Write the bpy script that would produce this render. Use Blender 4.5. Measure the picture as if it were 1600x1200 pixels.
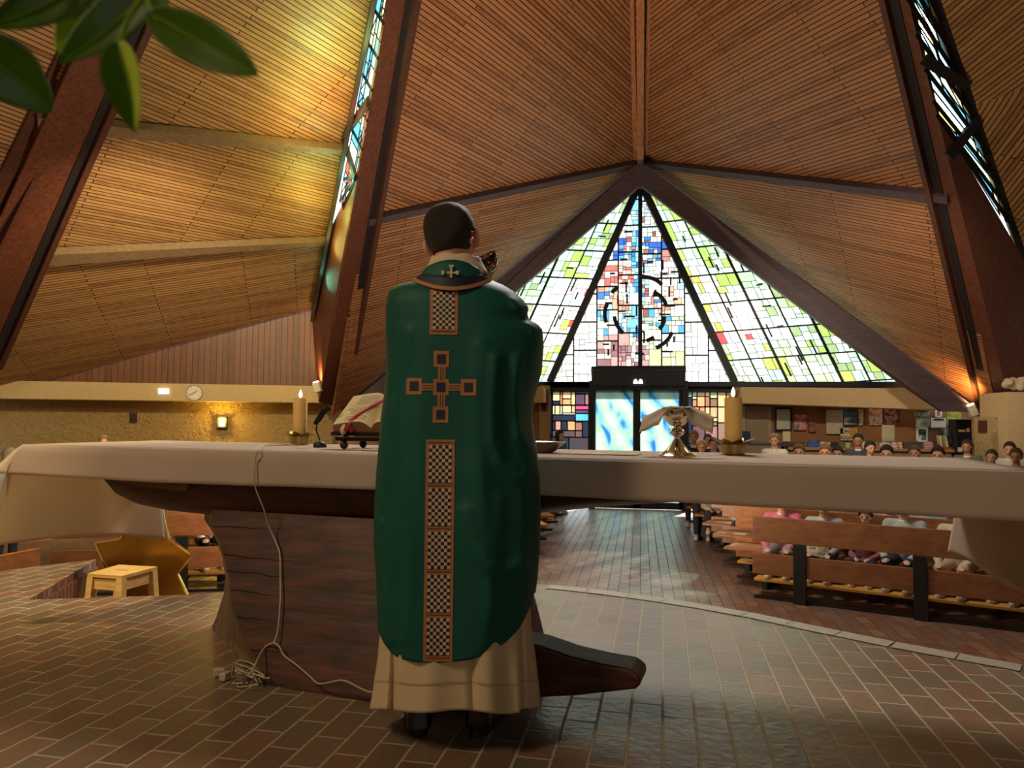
import bpy, bmesh, math, random
from mathutils import Vector, Matrix, noise
random.seed(7)
for o in list(bpy.data.objects): bpy.data.objects.remove(o)
SC = bpy.context.scene
COL = SC.collection
V = Vector
# ---------------------------------------------------------------- camera
FPX, CZ = 1150.0, 1.10
YAW, PITCH, ROLL = math.radians(9.9), math.radians(2.79), math.radians(0.5)
CAM = V((0, 0, CZ))
FW = V((-math.sin(YAW)*math.cos(PITCH), math.cos(YAW)*math.cos(PITCH), math.sin(PITCH)))
R0 = V((math.cos(YAW), math.sin(YAW), 0))
U0 = R0.cross(FW)
RT = R0*math.cos(ROLL) + U0*math.sin(ROLL)
UP = U0*math.cos(ROLL) - R0*math.sin(ROLL)
cd = bpy.data.cameras.new('camera'); cam = bpy.data.objects.new('camera', cd); COL.objects.link(cam)
cd.sensor_width = 36; cd.lens = 36*FPX/1600
m = Matrix.Identity(4)
for i in range(3):
    m[i][0] = RT[i]; m[i][1] = UP[i]; m[i][2] = -FW[i]; m[i][3] = CAM[i]
cam.matrix_world = m
cd.clip_start = .02; cd.clip_end = 300
cd.dof.use_dof = True; cd.dof.focus_distance = 3.6; cd.dof.aperture_fstop = 6.5
SC.camera = cam
# ---------------------------------------------------------------- world, sun, exposure
SC.view_settings.view_transform = 'Standard'; SC.view_settings.look = 'None'
SC.view_settings.exposure = 0.35; SC.view_settings.gamma = 1.0
try: SC.view_settings.use_curve_mapping = False
except Exception: pass
SC.render.engine = 'CYCLES'
cy = SC.cycles
cy.use_denoising = True
cy.max_bounces = 8; cy.diffuse_bounces = 4; cy.glossy_bounces = 3; cy.transmission_bounces = 4; cy.transparent_max_bounces = 12
cy.sample_clamp_indirect = 6; cy.caustics_reflective = False; cy.caustics_refractive = False

def ray(px, py): return FW + RT*((px-800)/FPX) - UP*((py-600)/FPX)
SUN = ray(1438, 42).normalized()
w = bpy.data.worlds.new('sky'); SC.world = w; w.use_nodes = True
nt = w.node_tree; nt.nodes.clear()
wo = nt.nodes.new('ShaderNodeOutputWorld'); bg = nt.nodes.new('ShaderNodeBackground')
tc = nt.nodes.new('ShaderNodeTexCoord')
sep = nt.nodes.new('ShaderNodeSeparateXYZ'); nt.links.new(tc.outputs['Generated'], sep.inputs[0])
rmp = nt.nodes.new('ShaderNodeValToRGB'); nt.links.new(sep.outputs['Z'], rmp.inputs[0])
e = rmp.color_ramp.elements
e[0].position = 0.0; e[0].color = (.30, .36, .26, 1)
e[1].position = 0.5; e[1].color = (.62, .80, 1.0, 1)
k = e.new(.03); k.color = (.75, .86, .80, 1)
k = e.new(.12); k.color = (.95, 1.0, 1.0, 1)
dt = nt.nodes.new('ShaderNodeVectorMath'); dt.operation = 'DOT_PRODUCT'
nt.links.new(tc.outputs['Generated'], dt.inputs[0]); dt.inputs[1].default_value = SUN
mr = nt.nodes.new('ShaderNodeMapRange'); nt.links.new(dt.outputs['Value'], mr.inputs[0])
mr.inputs[1].default_value = math.cos(math.radians(1.1)); mr.inputs[2].default_value = math.cos(math.radians(.45)); mr.inputs[3].default_value = 0; mr.inputs[4].default_value = 60
mr2 = nt.nodes.new('ShaderNodeMapRange'); nt.links.new(dt.outputs['Value'], mr2.inputs[0])
mr2.inputs[1].default_value = math.cos(math.radians(12)); mr2.inputs[2].default_value = 1; mr2.inputs[3].default_value = 0; mr2.inputs[4].default_value = 2.0
ad = nt.nodes.new('ShaderNodeMath'); ad.operation = 'ADD'; nt.links.new(mr.outputs[0], ad.inputs[0]); nt.links.new(mr2.outputs[0], ad.inputs[1])
glo = nt.nodes.new('ShaderNodeVectorMath'); glo.operation = 'SCALE'; glo.inputs[0].default_value = (1, .9, .7); nt.links.new(ad.outputs[0], glo.inputs['Scale'])
sm = nt.nodes.new('ShaderNodeVectorMath'); sm.operation = 'ADD'; nt.links.new(rmp.outputs[0], sm.inputs[0]); nt.links.new(glo.outputs[0], sm.inputs[1])
nt.links.new(sm.outputs[0], bg.inputs[0]); bg.inputs[1].default_value = SKY_STRENGTH = 1.7
nt.links.new(bg.outputs[0], wo.inputs[0])

def lamp(kind, name, loc, energy, col=(1,1,1), size=.1, to=None, spot=None, size_y=None, blend=.5):
    l = bpy.data.lights.new(name, kind); o = bpy.data.objects.new(name, l); COL.objects.link(o)
    l.energy = energy; l.color = col; o.location = loc
    if kind == 'SUN': l.angle = size
    elif kind == 'AREA':
        l.size = size
        if size_y: l.shape = 'RECTANGLE'; l.size_y = size_y
    else: l.shadow_soft_size = size
    if kind == 'SPOT': l.spot_size = spot; l.spot_blend = blend
    if to is not None: o.rotation_euler = (V(to)-V(loc)).to_track_quat('-Z', 'Y').to_euler()
    return o
lamp('SUN', 'sun', (8, 22, 12), 14.0, (1, .93, .80), math.radians(.9), to=V((8, 22, 12))-SUN)
# added fill lamps behind and above the viewer, and the warm altar side spot
lamp('AREA', 'rear_fill_light', (1.5, -5.5, 4.2), 110, (1.0, .93, .84), 5.0, to=(0, 6, 4.5), size_y=2.4)  # added fill for the priest's back and the leaves; no window behind it
lamp('AREA', 'left_floor_fill', (-4.5, -1.5, 6.0), 190, (1.0, .78, .48), 1.6, to=(-6.5, 5, 0))  # added warm fill over the left floor, without a fixture
lamp('SPOT', 'altar_side_spot', (-5.2, 2.0, 5.2), 800, (1.0, .80, .42), .12, to=(-4.1, 4.7, 0), spot=math.radians(48), blend=.8)
lamp('AREA', 'altar_top_fill', (-.6, 7.6, 5.6), 240, (1.0, .94, .86), 1.2, to=(-.8, 3.2, .6))  # added backlight that brightens the cloth top; no pendant hangs here
lamp('SPOT', 'wall_fill', (-5.5, 8.0, 4.2), 900, (1.0, .80, .46), .2, to=(-10.5, 13.5, .9), spot=math.radians(95), blend=.8)  # added unseen fill that brightens the left wall and ledge
lamp('SPOT', 'wall_fill', (3.0, 9.5, 4.4), 420, (1.0, .82, .60), .2, to=(4.4, 16, .9), spot=math.radians(80), blend=.8)  # added unseen fill for the brown pinboard wall
# added fill spots hidden behind altar and priest, brightening the boarded roof
lamp('SPOT', 'roof_fill', (-2.9, 6.3, -.45), 860, (1.0, .80, .56), .25, to=(4.0, 13.0, 9.0), spot=math.radians(110), blend=.8)
lamp('SPOT', 'roof_fill', (-1.6, 6.2, -.45), 860, (1.0, .80, .56), .25, to=(-7.0, 11.0, 7.0), spot=math.radians(110), blend=.8)

# ---------------------------------------------------------------- pixel helpers (they turn a measured point of the photograph into a place)
def at_plane(px, py, p0, n):
    d = ray(px, py); n = V(n); return CAM + d*((V(p0)-CAM).dot(n)/d.dot(n))
def at_y(px, py, Y): return at_plane(px, py, (0, Y, 0), (0, 1, 0))
def at_z(px, py, Z): return at_plane(px, py, (0, 0, Z), (0, 0, 1))
FH = V((-math.sin(YAW), math.cos(YAW), 0))
def at_d(px, py, D): return at_plane(px, py, CAM+FH*D, FH)

# ---------------------------------------------------------------- mesh helpers
class MB:
    def __init__(s): s.v=[]; s.f=[]; s.m=[]; s.uv=[]; s.c=[]; s.smooth=False
    def add(s, vs, fs, mi=0, uvs=None, col=None):
        b=len(s.v); s.v += [tuple(p) for p in vs]
        for i,f in enumerate(fs):
            s.f.append(tuple(b+k for k in f)); s.m.append(mi); s.uv.append(uvs[i] if uvs else None); s.c.append(col)
        return s
    def box(s, c, sz, rot=None, mi=0, col=None):
        x,y,z = sz[0]/2, sz[1]/2, sz[2]/2
        vs=[V((a*x,b*y,d*z)) for a in(-1,1) for b in(-1,1) for d in(-1,1)]
        if rot is not None: vs=[rot@p for p in vs]
        vs=[p+V(c) for p in vs]
        return s.add(vs, [(0,1,3,2),(4,6,7,5),(0,4,5,1),(2,3,7,6),(0,2,6,4),(1,5,7,3)], mi, col=col)
    def bar(s, p, q, w, h, up=(0,0,1), mi=0, col=None):
        p=V(p); q=V(q); d=(q-p); L=d.length; d.normalize(); side=d.cross(V(up)).normalized(); u=side.cross(d)
        vs=[]
        for e in (p,q):
            for a,b in((-1,-1),(1,-1),(1,1),(-1,1)): vs.append(e+side*(a*w/2)+u*(b*h/2))
        return s.add(vs,[(0,3,2,1),(4,5,6,7),(0,1,5,4),(1,2,6,5),(2,3,7,6),(3,0,4,7)],mi,col=col)
    def tube(s, pts, rs, n=10, mi=0, cap=True, col=None):
        pts=[V(p) for p in pts]
        if not hasattr(rs,'__len__'): rs=[rs]*len(pts)
        prev=None; rings=[]
        for i,p in enumerate(pts):
            t=(pts[min(i+1,len(pts)-1)]-pts[max(i-1,0)]).normalized()
            if prev is None:
                a=V((0,0,1)) if abs(t.z)<.9 else V((1,0,0)); nrm=t.cross(a).normalized()
            else: nrm=(prev-t*prev.dot(t)).normalized()
            prev=nrm; b=t.cross(nrm)
            rings.append([p+(nrm*math.cos(2*math.pi*k/n)+b*math.sin(2*math.pi*k/n))*rs[i] for k in range(n)])
        vs=[q for r in rings for q in r]; fs=[]
        for i in range(len(pts)-1):
            for k in range(n): fs.append((i*n+k,i*n+(k+1)%n,(i+1)*n+(k+1)%n,(i+1)*n+k))
        if cap: fs.append(tuple(range(n))[::-1]); fs.append(tuple((len(pts)-1)*n+k for k in range(n)))
        return s.add(vs,fs,mi,col=col)
    def lathe(s, prof, c=(0,0,0), n=32, mi=0, ax=None):
        c=V(c); vs=[]; fs=[]
        for r,z in prof:
            for k in range(n):
                a=2*math.pi*k/n; p=V((r*math.cos(a),r*math.sin(a),z)); vs.append(c+(ax@p if ax is not None else p))
        for i in range(len(prof)-1):
            for k in range(n): fs.append((i*n+k,i*n+(k+1)%n,(i+1)*n+(k+1)%n,(i+1)*n+k))
        return s.add(vs,fs,mi)
    def ball(s, c, r, rot=None, n=16, m=10, mi=0, fn=None):
        c=V(c); r=(r,r,r) if not hasattr(r,'__len__') else r
        vs=[];fs=[]
        for i in range(m+1):
            th=math.pi*i/m
            for k in range(n):
                a=2*math.pi*k/n; p=V((r[0]*math.sin(th)*math.cos(a),r[1]*math.sin(th)*math.sin(a),r[2]*math.cos(th)))
                if fn: p=fn(p)
                if rot is not None: p=rot@p
                vs.append(c+p)
        for i in range(m):
            for k in range(n):
                q=(i*n+k,i*n+(k+1)%n,(i+1)*n+(k+1)%n,(i+1)*n+k)
                if i==0: q=(q[0],q[2],q[3])
                elif i==m-1: q=(q[0],q[1],q[2])
                fs.append(q)
        return s.add(vs,fs,mi)
    def cap(s, p, q, r1, r2, n=12):   # tapered capsule
        s.tube([p,q],[r1,r2],n); s.ball(p,r1,n=n,m=8); s.ball(q,r2,n=n,m=8); return s
    def grid(s, fn, nu, nv, mi=0, wrap=False, mfn=None):
        b=len(s.v)
        for j in range(nv+1):
            for i in range(nu+(0 if wrap else 1)): s.v.append(tuple(fn(i/nu, j/nv)))
        W=nu if wrap else nu+1
        for j in range(nv):
            for i in range(nu):
                s.f.append((b+j*W+i,b+j*W+(i+1)%W,b+(j+1)*W+(i+1)%W,b+(j+1)*W+i)); s.m.append(mfn(i,j) if mfn else mi); s.uv.append(None); s.c.append(None)
        return s
    def prism(s, poly, off, mi=0):   # poly: list of 3D points, off: extrusion vector
        n=len(poly); off=V(off); vs=[V(p) for p in poly]+[V(p)+off for p in poly]
        fs=[tuple(range(n)),tuple(range(2*n-1,n-1,-1))]+[(i,i+n,(i+1)%n+n,(i+1)%n) for i in range(n)]
        return s.add(vs,fs,mi)
    def build(s, name, mats, parent=None, smooth=False, bevel=0, loc=None, solid=0, subsurf=0, remesh=0, smoothit=0):
        me=bpy.data.meshes.new(name)
        org=V(loc) if loc is not None else V((0,0,0))
        me.from_pydata([tuple(V(p)-org) for p in s.v],[],s.f)
        if not isinstance(mats,(list,tuple)): mats=[mats]
        for mm in mats: me.materials.append(mm)
        me.polygons.foreach_set('material_index', s.m)
        if any(u is not None for u in s.uv):
            ul=me.uv_layers.new(name='UVMap')
            for p,u in zip(me.polygons,s.uv):
                if u:
                    for li,c in zip(p.loop_indices,u): ul.data[li].uv=c
        if any(c is not None for c in s.c):
            ca=me.color_attributes.new('tint','FLOAT_COLOR','CORNER')
            for p,c in zip(me.polygons,s.c):
                if c:
                    for li in p.loop_indices: ca.data[li].color=(c[0],c[1],c[2],1)
        me.validate(); me.update()
        bm=bmesh.new(); bm.from_mesh(me)
        if not s.c or s.c[0] is None: bmesh.ops.recalc_face_normals(bm, faces=bm.faces)
        bm.to_mesh(me); bm.free()
        if smooth:
            me.polygons.foreach_set('use_smooth',[True]*len(me.polygons))
        o=bpy.data.objects.new(name,me); COL.objects.link(o)
        o.location=org
        if parent is not None:
            o.parent=parent
            o.location=org-(parent_world(parent))
        if solid: md=o.modifiers.new('thick','SOLIDIFY'); md.thickness=solid; md.offset=0
        if remesh:
            md=o.modifiers.new('join','REMESH'); md.mode='VOXEL'; md.voxel_size=remesh; md.use_smooth_shade=True
            if smoothit: md=o.modifiers.new('soften','SMOOTH'); md.iterations=smoothit; md.factor=.5
        if bevel: md=o.modifiers.new('edges','BEVEL'); md.width=bevel; md.segments=2; md.limit_method='ANGLE'
        if subsurf: md=o.modifiers.new('round','SUBSURF'); md.levels=subsurf; md.render_levels=subsurf
        if smooth and bevel==0 and not remesh and not subsurf:
            try: me.set_sharp_from_angle(angle=math.radians(50))
            except Exception: pass
        return o
def parent_world(p):
    x=V(p.location)
    while p.parent: p=p.parent; x+=V(p.location)
    return x
def tag(o, label=None, cat=None, group=None, kind=None):
    if label: o['label']=label
    if cat: o['category']=cat
    if group: o['group']=group
    if kind: o['kind']=kind
    return o
def empty(name, loc=(0,0,0), label=None, cat=None, group=None):
    o=bpy.data.objects.new(name,None); COL.objects.link(o); o.location=loc; o.empty_display_size=.05
    return tag(o,label,cat,group)
def struct(o, label, cat): return tag(o,label,cat,kind='structure')
def relabel_copy(o, off, label, group=None):
    c=o.copy(); COL.objects.link(c); c.location=V(o.location)+V(off); c['label']=label
    if group: c['group']=group
    for ch in list(o.children):
        k=ch.copy(); COL.objects.link(k); k.parent=c
        for g in list(ch.children):
            h=g.copy(); COL.objects.link(h); h.parent=k
    return c

# ---------------------------------------------------------------- materials
def newmat(name):
    m_=bpy.data.materials.new(name); m_.use_nodes=True; nt=m_.node_tree
    return m_, nt, nt.nodes['Principled BSDF'], nt.nodes['Material Output']
def N(nt, typ, **kw):
    n=nt.nodes.new(typ)
    for k,v in kw.items():
        if hasattr(n,k): setattr(n,k,v)
        else: n.inputs[k.replace('_',' ')].default_value=v
    return n
def c4(c): return (c[0],c[1],c[2],1)
def srgb(r,g,b):
    f=lambda x:(x/255/12.92 if x/255<=.04045 else ((x/255+.055)/1.055)**2.4)
    return (f(r),f(g),f(b))
def plain(name, col, rough=.6, metal=0, noise_amt=.12, scale=12, bump=0, bscale=60, spec=.5, trans=0, sheen=0, coat=0):
    m_,nt,b,out=newmat(name)
    L=nt.links.new
    tc=N(nt,'ShaderNodeTexCoord'); nz=N(nt,'ShaderNodeTexNoise'); nz.inputs['Scale'].default_value=scale; nz.inputs['Detail'].default_value=4
    L(tc.outputs['Object'],nz.inputs['Vector'])
    mx=N(nt,'ShaderNodeMix',data_type='RGBA'); mx.inputs[6].default_value=c4([x*(1-noise_amt) for x in col]); mx.inputs[7].default_value=c4([min(1,x*(1+noise_amt)) for x in col])
    L(nz.outputs[0],mx.inputs[0]); L(mx.outputs[2],b.inputs['Base Color'])
    b.inputs['Roughness'].default_value=rough; b.inputs['Metallic'].default_value=metal
    b.inputs['Specular IOR Level'].default_value=spec
    if sheen: b.inputs['Sheen Weight'].default_value=sheen
    if coat: b.inputs['Coat Weight'].default_value=coat; b.inputs['Coat Roughness'].default_value=.15
    if trans: b.inputs['Subsurface Weight'].default_value=trans; b.inputs['Subsurface Radius'].default_value=(.02,.012,.008)
    if bump:
        n2=N(nt,'ShaderNodeTexNoise'); n2.inputs['Scale'].default_value=bscale; n2.inputs['Detail'].default_value=5
        L(tc.outputs['Object'],n2.inputs['Vector'])
        bp=N(nt,'ShaderNodeBump'); bp.inputs['Strength'].default_value=bump; bp.inputs['Distance'].default_value=.02
        L(n2.outputs[0],bp.inputs['Height']); L(bp.outputs[0],b.inputs['Normal'])
    return m_
def emit(name, col, s):
    m_,nt,b,out=newmat(name); b.inputs['Base Color'].default_value=c4(col); b.inputs['Emission Color'].default_value=c4(col); b.inputs['Emission Strength'].default_value=s
    return m_
def wood(name, c1, c2, rough=.5, axis=0, scale=1.0, bump=.1, coat=0):
    """grain stretched along one object axis"""
    m_,nt,b,out=newmat(name); L=nt.links.new
    tc=N(nt,'ShaderNodeTexCoord'); mp=N(nt,'ShaderNodeMapping')
    sc=[14*scale]*3; sc[axis]=1.2*scale; mp.inputs['Scale'].default_value=sc
    L(tc.outputs['Object'],mp.inputs[0])
    nz=N(nt,'ShaderNodeTexNoise'); nz.inputs['Scale'].default_value=2.2; nz.inputs['Detail'].default_value=6; nz.inputs['Distortion'].default_value=.6
    L(mp.outputs[0],nz.inputs['Vector'])
    rp=N(nt,'ShaderNodeValToRGB'); rp.color_ramp.elements[0].position=.3; rp.color_ramp.elements[1].position=.72
    rp.color_ramp.elements[0].color=c4(c1); rp.color_ramp.elements[1].color=c4(c2)
    L(nz.outputs[0],rp.inputs[0]); L(rp.outputs[0],b.inputs['Base Color']); b.inputs['Roughness'].default_value=rough
    if coat: b.inputs['Coat Weight'].default_value=coat; b.inputs['Coat Roughness'].default_value=.2
    bp=N(nt,'ShaderNodeBump'); bp.inputs['Strength'].default_value=bump; bp.inputs['Distance'].default_value=.01
    L(nz.outputs[0],bp.inputs['Height']); L(bp.outputs[0],b.inputs['Normal'])
    return m_
def planks(name, c1, c2, gap, bw=.10, bl=2.6, rough=.5, gapw=.0085):
    """boards running along UV x (metres)"""
    m_,nt,b,out=newmat(name); L=nt.links.new
    tc=N(nt,'ShaderNodeTexCoord')
    bk=N(nt,'ShaderNodeTexBrick'); bk.offset=.37; bk.offset_frequency=2
    bk.inputs['Scale'].default_value=1; bk.inputs['Brick Width'].default_value=bl; bk.inputs['Row Height'].default_value=bw; bk.inputs['Mortar Size'].default_value=gapw; bk.inputs['Mortar Smooth'].default_value=.3; bk.inputs['Bias'].default_value=0
    bk.inputs['Color1'].default_value=(0,0,0,1); bk.inputs['Color2'].default_value=(1,1,1,1); bk.inputs['Mortar'].default_value=(.5,.5,.5,1)
    L(tc.outputs['UV'],bk.inputs['Vector'])
    mp=N(nt,'ShaderNodeMapping'); mp.inputs['Scale'].default_value=(1.2,22,1); L(tc.outputs['UV'],mp.inputs[0])
    nz=N(nt,'ShaderNodeTexNoise'); nz.inputs['Scale'].default_value=1.5; nz.inputs['Detail'].default_value=5; L(mp.outputs[0],nz.inputs['Vector'])
    n3=N(nt,'ShaderNodeTexNoise'); n3.inputs['Scale'].default_value=7; n3.inputs['Detail'].default_value=2; L(tc.outputs['UV'],n3.inputs['Vector'])
    a=N(nt,'ShaderNodeMath',operation='MULTIPLY_ADD'); L(bk.outputs['Color'],a.inputs[0]); a.inputs[1].default_value=.45; L(nz.outputs[0],a.inputs[2])
    a2=N(nt,'ShaderNodeMath',operation='MULTIPLY_ADD'); L(n3.outputs[0],a2.inputs[0]); a2.inputs[1].default_value=.4; L(a.outputs[0],a2.inputs[2])
    rp=N(nt,'ShaderNodeValToRGB'); rp.color_ramp.elements[0].position=.45; rp.color_ramp.elements[1].position=1.15 if False else 1.0
    rp.color_ramp.elements[0].color=c4(c1); rp.color_ramp.elements[1].color=c4(c2); L(a2.outputs[0],rp.inputs[0])
    mx=N(nt,'ShaderNodeMix',data_type='RGBA'); L(bk.outputs['Fac'],mx.inputs[0]); L(rp.outputs[0],mx.inputs[6]); mx.inputs[7].default_value=c4(gap)
    L(mx.outputs[2],b.inputs['Base Color']); b.inputs['Roughness'].default_value=rough
    bp=N(nt,'ShaderNodeBump',invert=True); bp.inputs['Strength'].default_value=.6; bp.inputs['Distance'].default_value=.01; L(bk.outputs['Fac'],bp.inputs['Height']); L(bp.outputs[0],b.inputs['Normal'])
    return m_
def paving(name, cols, gap, rot, bw=.22, bh=.118, rough=.38, loc=(0,0,0), mortar=.0055):
    m_,nt,b,out=newmat(name); L=nt.links.new
    tc=N(nt,'ShaderNodeTexCoord'); mp=N(nt,'ShaderNodeMapping'); mp.inputs['Rotation'].default_value=(0,0,rot); mp.inputs['Location'].default_value=loc
    L(tc.outputs['Object'],mp.inputs[0])
    bk=N(nt,'ShaderNodeTexBrick'); bk.offset=.5
    bk.inputs['Scale'].default_value=1; bk.inputs['Brick Width'].default_value=bw; bk.inputs['Row Height'].default_value=bh; bk.inputs['Mortar Size'].default_value=mortar; bk.inputs['Mortar Smooth'].default_value=.2; bk.inputs['Bias'].default_value=0
    bk.inputs['Color1'].default_value=(0,0,0,1); bk.inputs['Color2'].default_value=(1,1,1,1); bk.inputs['Mortar'].default_value=(.5,.5,.5,1)
    L(mp.outputs[0],bk.inputs['Vector'])
    nz=N(nt,'ShaderNodeTexNoise'); nz.inputs['Scale'].default_value=9; nz.inputs['Detail'].default_value=6; L(tc.outputs['Object'],nz.inputs['Vector'])
    n2=N(nt,'ShaderNodeTexNoise'); n2.inputs['Scale'].default_value=1.3; n2.inputs['Detail'].default_value=2; L(tc.outputs['Object'],n2.inputs['Vector'])
    a=N(nt,'ShaderNodeMath',operation='MULTIPLY_ADD'); L(nz.outputs[0],a.inputs[0]); a.inputs[1].default_value=.7; L(bk.outputs['Color'],a.inputs[2])
    a2=N(nt,'ShaderNodeMath',operation='MULTIPLY_ADD'); L(n2.outputs[0],a2.inputs[0]); a2.inputs[1].default_value=.35; L(a.outputs[0],a2.inputs[2])
    sb=N(nt,'ShaderNodeMath',operation='MULTIPLY'); L(a2.outputs[0],sb.inputs[0]); sb.inputs[1].default_value=.58
    rp=N(nt,'ShaderNodeValToRGB'); es=rp.color_ramp.elements
    es[0].position=.12; es[0].color=c4(cols[0]); es[1].position=.9; es[1].color=c4(cols[-1])
    for i,cc in enumerate(cols[1:-1]): q=es.new(.12+.78*(i+1)/(len(cols)-1)); q.color=c4(cc)
    L(sb.outputs[0],rp.inputs[0])
    mx=N(nt,'ShaderNodeMix',data_type='RGBA'); L(bk.outputs['Fac'],mx.inputs[0]); L(rp.outputs[0],mx.inputs[6]); mx.inputs[7].default_value=c4(gap)
    L(mx.outputs[2],b.inputs['Base Color'])
    r=N(nt,'ShaderNodeMapRange'); L(nz.outputs[0],r.inputs[0]); r.inputs[3].default_value=rough-.08; r.inputs[4].default_value=rough+.14; 
    ra=N(nt,'ShaderNodeMath',operation='MULTIPLY_ADD'); L(bk.outputs['Fac'],ra.inputs[0]); ra.inputs[1].default_value=.4; L(r.outputs[0],ra.inputs[2])
    L(ra.outputs[0],b.inputs['Roughness']); b.inputs['Specular IOR Level'].default_value=.75
    h=N(nt,'ShaderNodeMath',operation='MULTIPLY_ADD'); L(bk.outputs['Fac'],h.inputs[0]); h.inputs[1].default_value=-1.0
    n4=N(nt,'ShaderNodeTexNoise'); n4.inputs['Scale'].default_value=28; n4.inputs['Detail'].default_value=5; L(tc.outputs['Object'],n4.inputs['Vector'])
    s4=N(nt,'ShaderNodeMath',operation='MULTIPLY'); L(n4.outputs[0],s4.inputs[0]); s4.inputs[1].default_value=.55; L(s4.outputs[0],h.inputs[2])
    bp=N(nt,'ShaderNodeBump'); bp.inputs['Strength'].default_value=.7; bp.inputs['Distance'].default_value=.007; L(h.outputs[0],bp.inputs['Height']); L(bp.outputs[0],b.inputs['Normal'])
    return m_
def roughcast(name, col, scale=18, strength=.8):
    m_,nt,b,out=newmat(name); L=nt.links.new
    tc=N(nt,'ShaderNodeTexCoord'); nz=N(nt,'ShaderNodeTexNoise'); nz.inputs['Scale'].default_value=scale; nz.inputs['Detail'].default_value=6; nz.inputs['Distortion'].default_value=.8; L(tc.outputs['Object'],nz.inputs['Vector'])
    mx=N(nt,'ShaderNodeMix',data_type='RGBA'); mx.inputs[6].default_value=c4([x*.7 for x in col]); mx.inputs[7].default_value=c4([min(1,x*1.2) for x in col]); L(nz.outputs[0],mx.inputs[0]); L(mx.outputs[2],b.inputs['Base Color'])
    b.inputs['Roughness'].default_value=.85
    bp=N(nt,'ShaderNodeBump'); bp.inputs['Strength'].default_value=strength; bp.inputs['Distance'].default_value=.08; L(nz.outputs[0],bp.inputs['Height']); L(bp.outputs[0],b.inputs['Normal'])
    return m_
def glassmat(name, clear=.6, gain=1.0):
    """coloured leaded glass: part clear, part light-scattering; colour comes from each pane's own tint"""
    m_,nt,b,out=newmat(name); nt.nodes.remove(b); L=nt.links.new
    at=N(nt,'ShaderNodeAttribute'); at.attribute_name='tint'
    tc=N(nt,'ShaderNodeTexCoord'); nz=N(nt,'ShaderNodeTexNoise'); nz.inputs['Scale'].default_value=5; nz.inputs['Detail'].default_value=4; L(tc.outputs['Object'],nz.inputs['Vector'])
    mr=N(nt,'ShaderNodeMapRange'); L(nz.outputs[0],mr.inputs[0]); mr.inputs[1].default_value=.3; mr.inputs[2].default_value=.7; mr.inputs[3].default_value=.75*gain; mr.inputs[4].default_value=1.0*gain
    vm=N(nt,'ShaderNodeVectorMath',operation='SCALE'); L(at.outputs['Color'],vm.inputs[0]); L(mr.outputs[0],vm.inputs['Scale'])
    tr=N(nt,'ShaderNodeBsdfTransparent'); tl=N(nt,'ShaderNodeBsdfTranslucent'); gl=N(nt,'ShaderNodeBsdfGlossy'); gl.inputs['Roughness'].default_value=.15
    L(vm.outputs[0],tr.inputs[0]); L(vm.outputs[0],tl.inputs[0])
    m1=N(nt,'ShaderNodeMixShader'); m1.inputs[0].default_value=1-clear; L(tr.outputs[0],m1.inputs[1]); L(tl.outputs[0],m1.inputs[2])
    m2=N(nt,'ShaderNodeMixShader'); m2.inputs[0].default_value=.04; L(m1.outputs[0],m2.inputs[1]); L(gl.outputs[0],m2.inputs[2])
    L(m2.outputs[0],out.inputs[0])
    return m_

M={}
M['ceil']=planks('ceiling_boards', srgb(112,68,42), srgb(172,118,76), srgb(40,20,12), bw=.07, rough=.45)
M['ceil2']=planks('ceiling_boards_far_bays', srgb(112,76,46), srgb(172,130,82), srgb(36,20,12), bw=.07, rough=.45)
M['vboard']=planks('vertical_wall_boards', srgb(92,54,34), srgb(120,74,46), srgb(50,28,18), bw=.12, bl=6, rough=.5, gapw=.006)
M['beam']=wood('roof_beam_wood', srgb(74,40,28), srgb(112,62,42), .5, axis=2, scale=.7)
M['beamx']=wood('window_beam_wood', srgb(58,46,54), srgb(80,62,68), .5, axis=0, scale=.7)  # cool purplish tint puts lens flare into the beam colour
M['ridge']=wood('ridge_wood', srgb(140,86,52), srgb(190,124,78), .5, axis=1, scale=.7)
M['dark']=plain('dark_painted_steel', srgb(26,28,34), .45, .3)
M['lead']=plain('lead_came', srgb(20,22,26), .5, .4)
M['glass']=glassmat('leaded_glass', .35, .56)
M['glass_side']=glassmat('leaded_glass_clear', .5, .9)
def linenmat():
    m_=plain('white_linen',srgb(228,206,190),.85,noise_amt=.03,scale=5,bump=.08,bscale=220); nt=m_.node_tree; L=nt.links.new
    b=nt.nodes['Principled BSDF']; out=nt.nodes['Material Output']; tl=N(nt,'ShaderNodeBsdfTranslucent'); tl.inputs[0].default_value=c4(srgb(232,220,196))
    mx=N(nt,'ShaderNodeMixShader'); mx.inputs[0].default_value=.5; L(b.outputs[0],mx.inputs[1]); L(tl.outputs[0],mx.inputs[2]); L(mx.outputs[0],out.inputs[0]); return m_
M['linen']=linenmat()
M['plaster']=plain('cream_plaster', srgb(206,178,132), .8, bump=.15, bscale=30)
M['rough']=roughcast('roughcast_plaster', srgb(176,146,96), 14, .9)
M['rough2']=roughcast('roughcast_pier', srgb(214,186,132), 26, 1.0)
M['cork']=plain('brown_pinboard', srgb(158,112,74), .85, scale=6, bump=.1)
M['door_paint']=plain('beige_door_paint', srgb(164,144,118), .6)
M['pave']=paving('platform_brick_paving', [srgb(104,80,62), srgb(120,90,68), srgb(114,100,80), srgb(134,98,74), srgb(126,110,90)], srgb(172,152,122), math.radians(-88.35), rough=.30)
M['pave_nave']=paving('nave_brick_paving', [srgb(92,58,44), srgb(128,82,60), srgb(112,88,74), srgb(146,102,76)], srgb(70,54,44), math.radians(-90), rough=.33)
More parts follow.
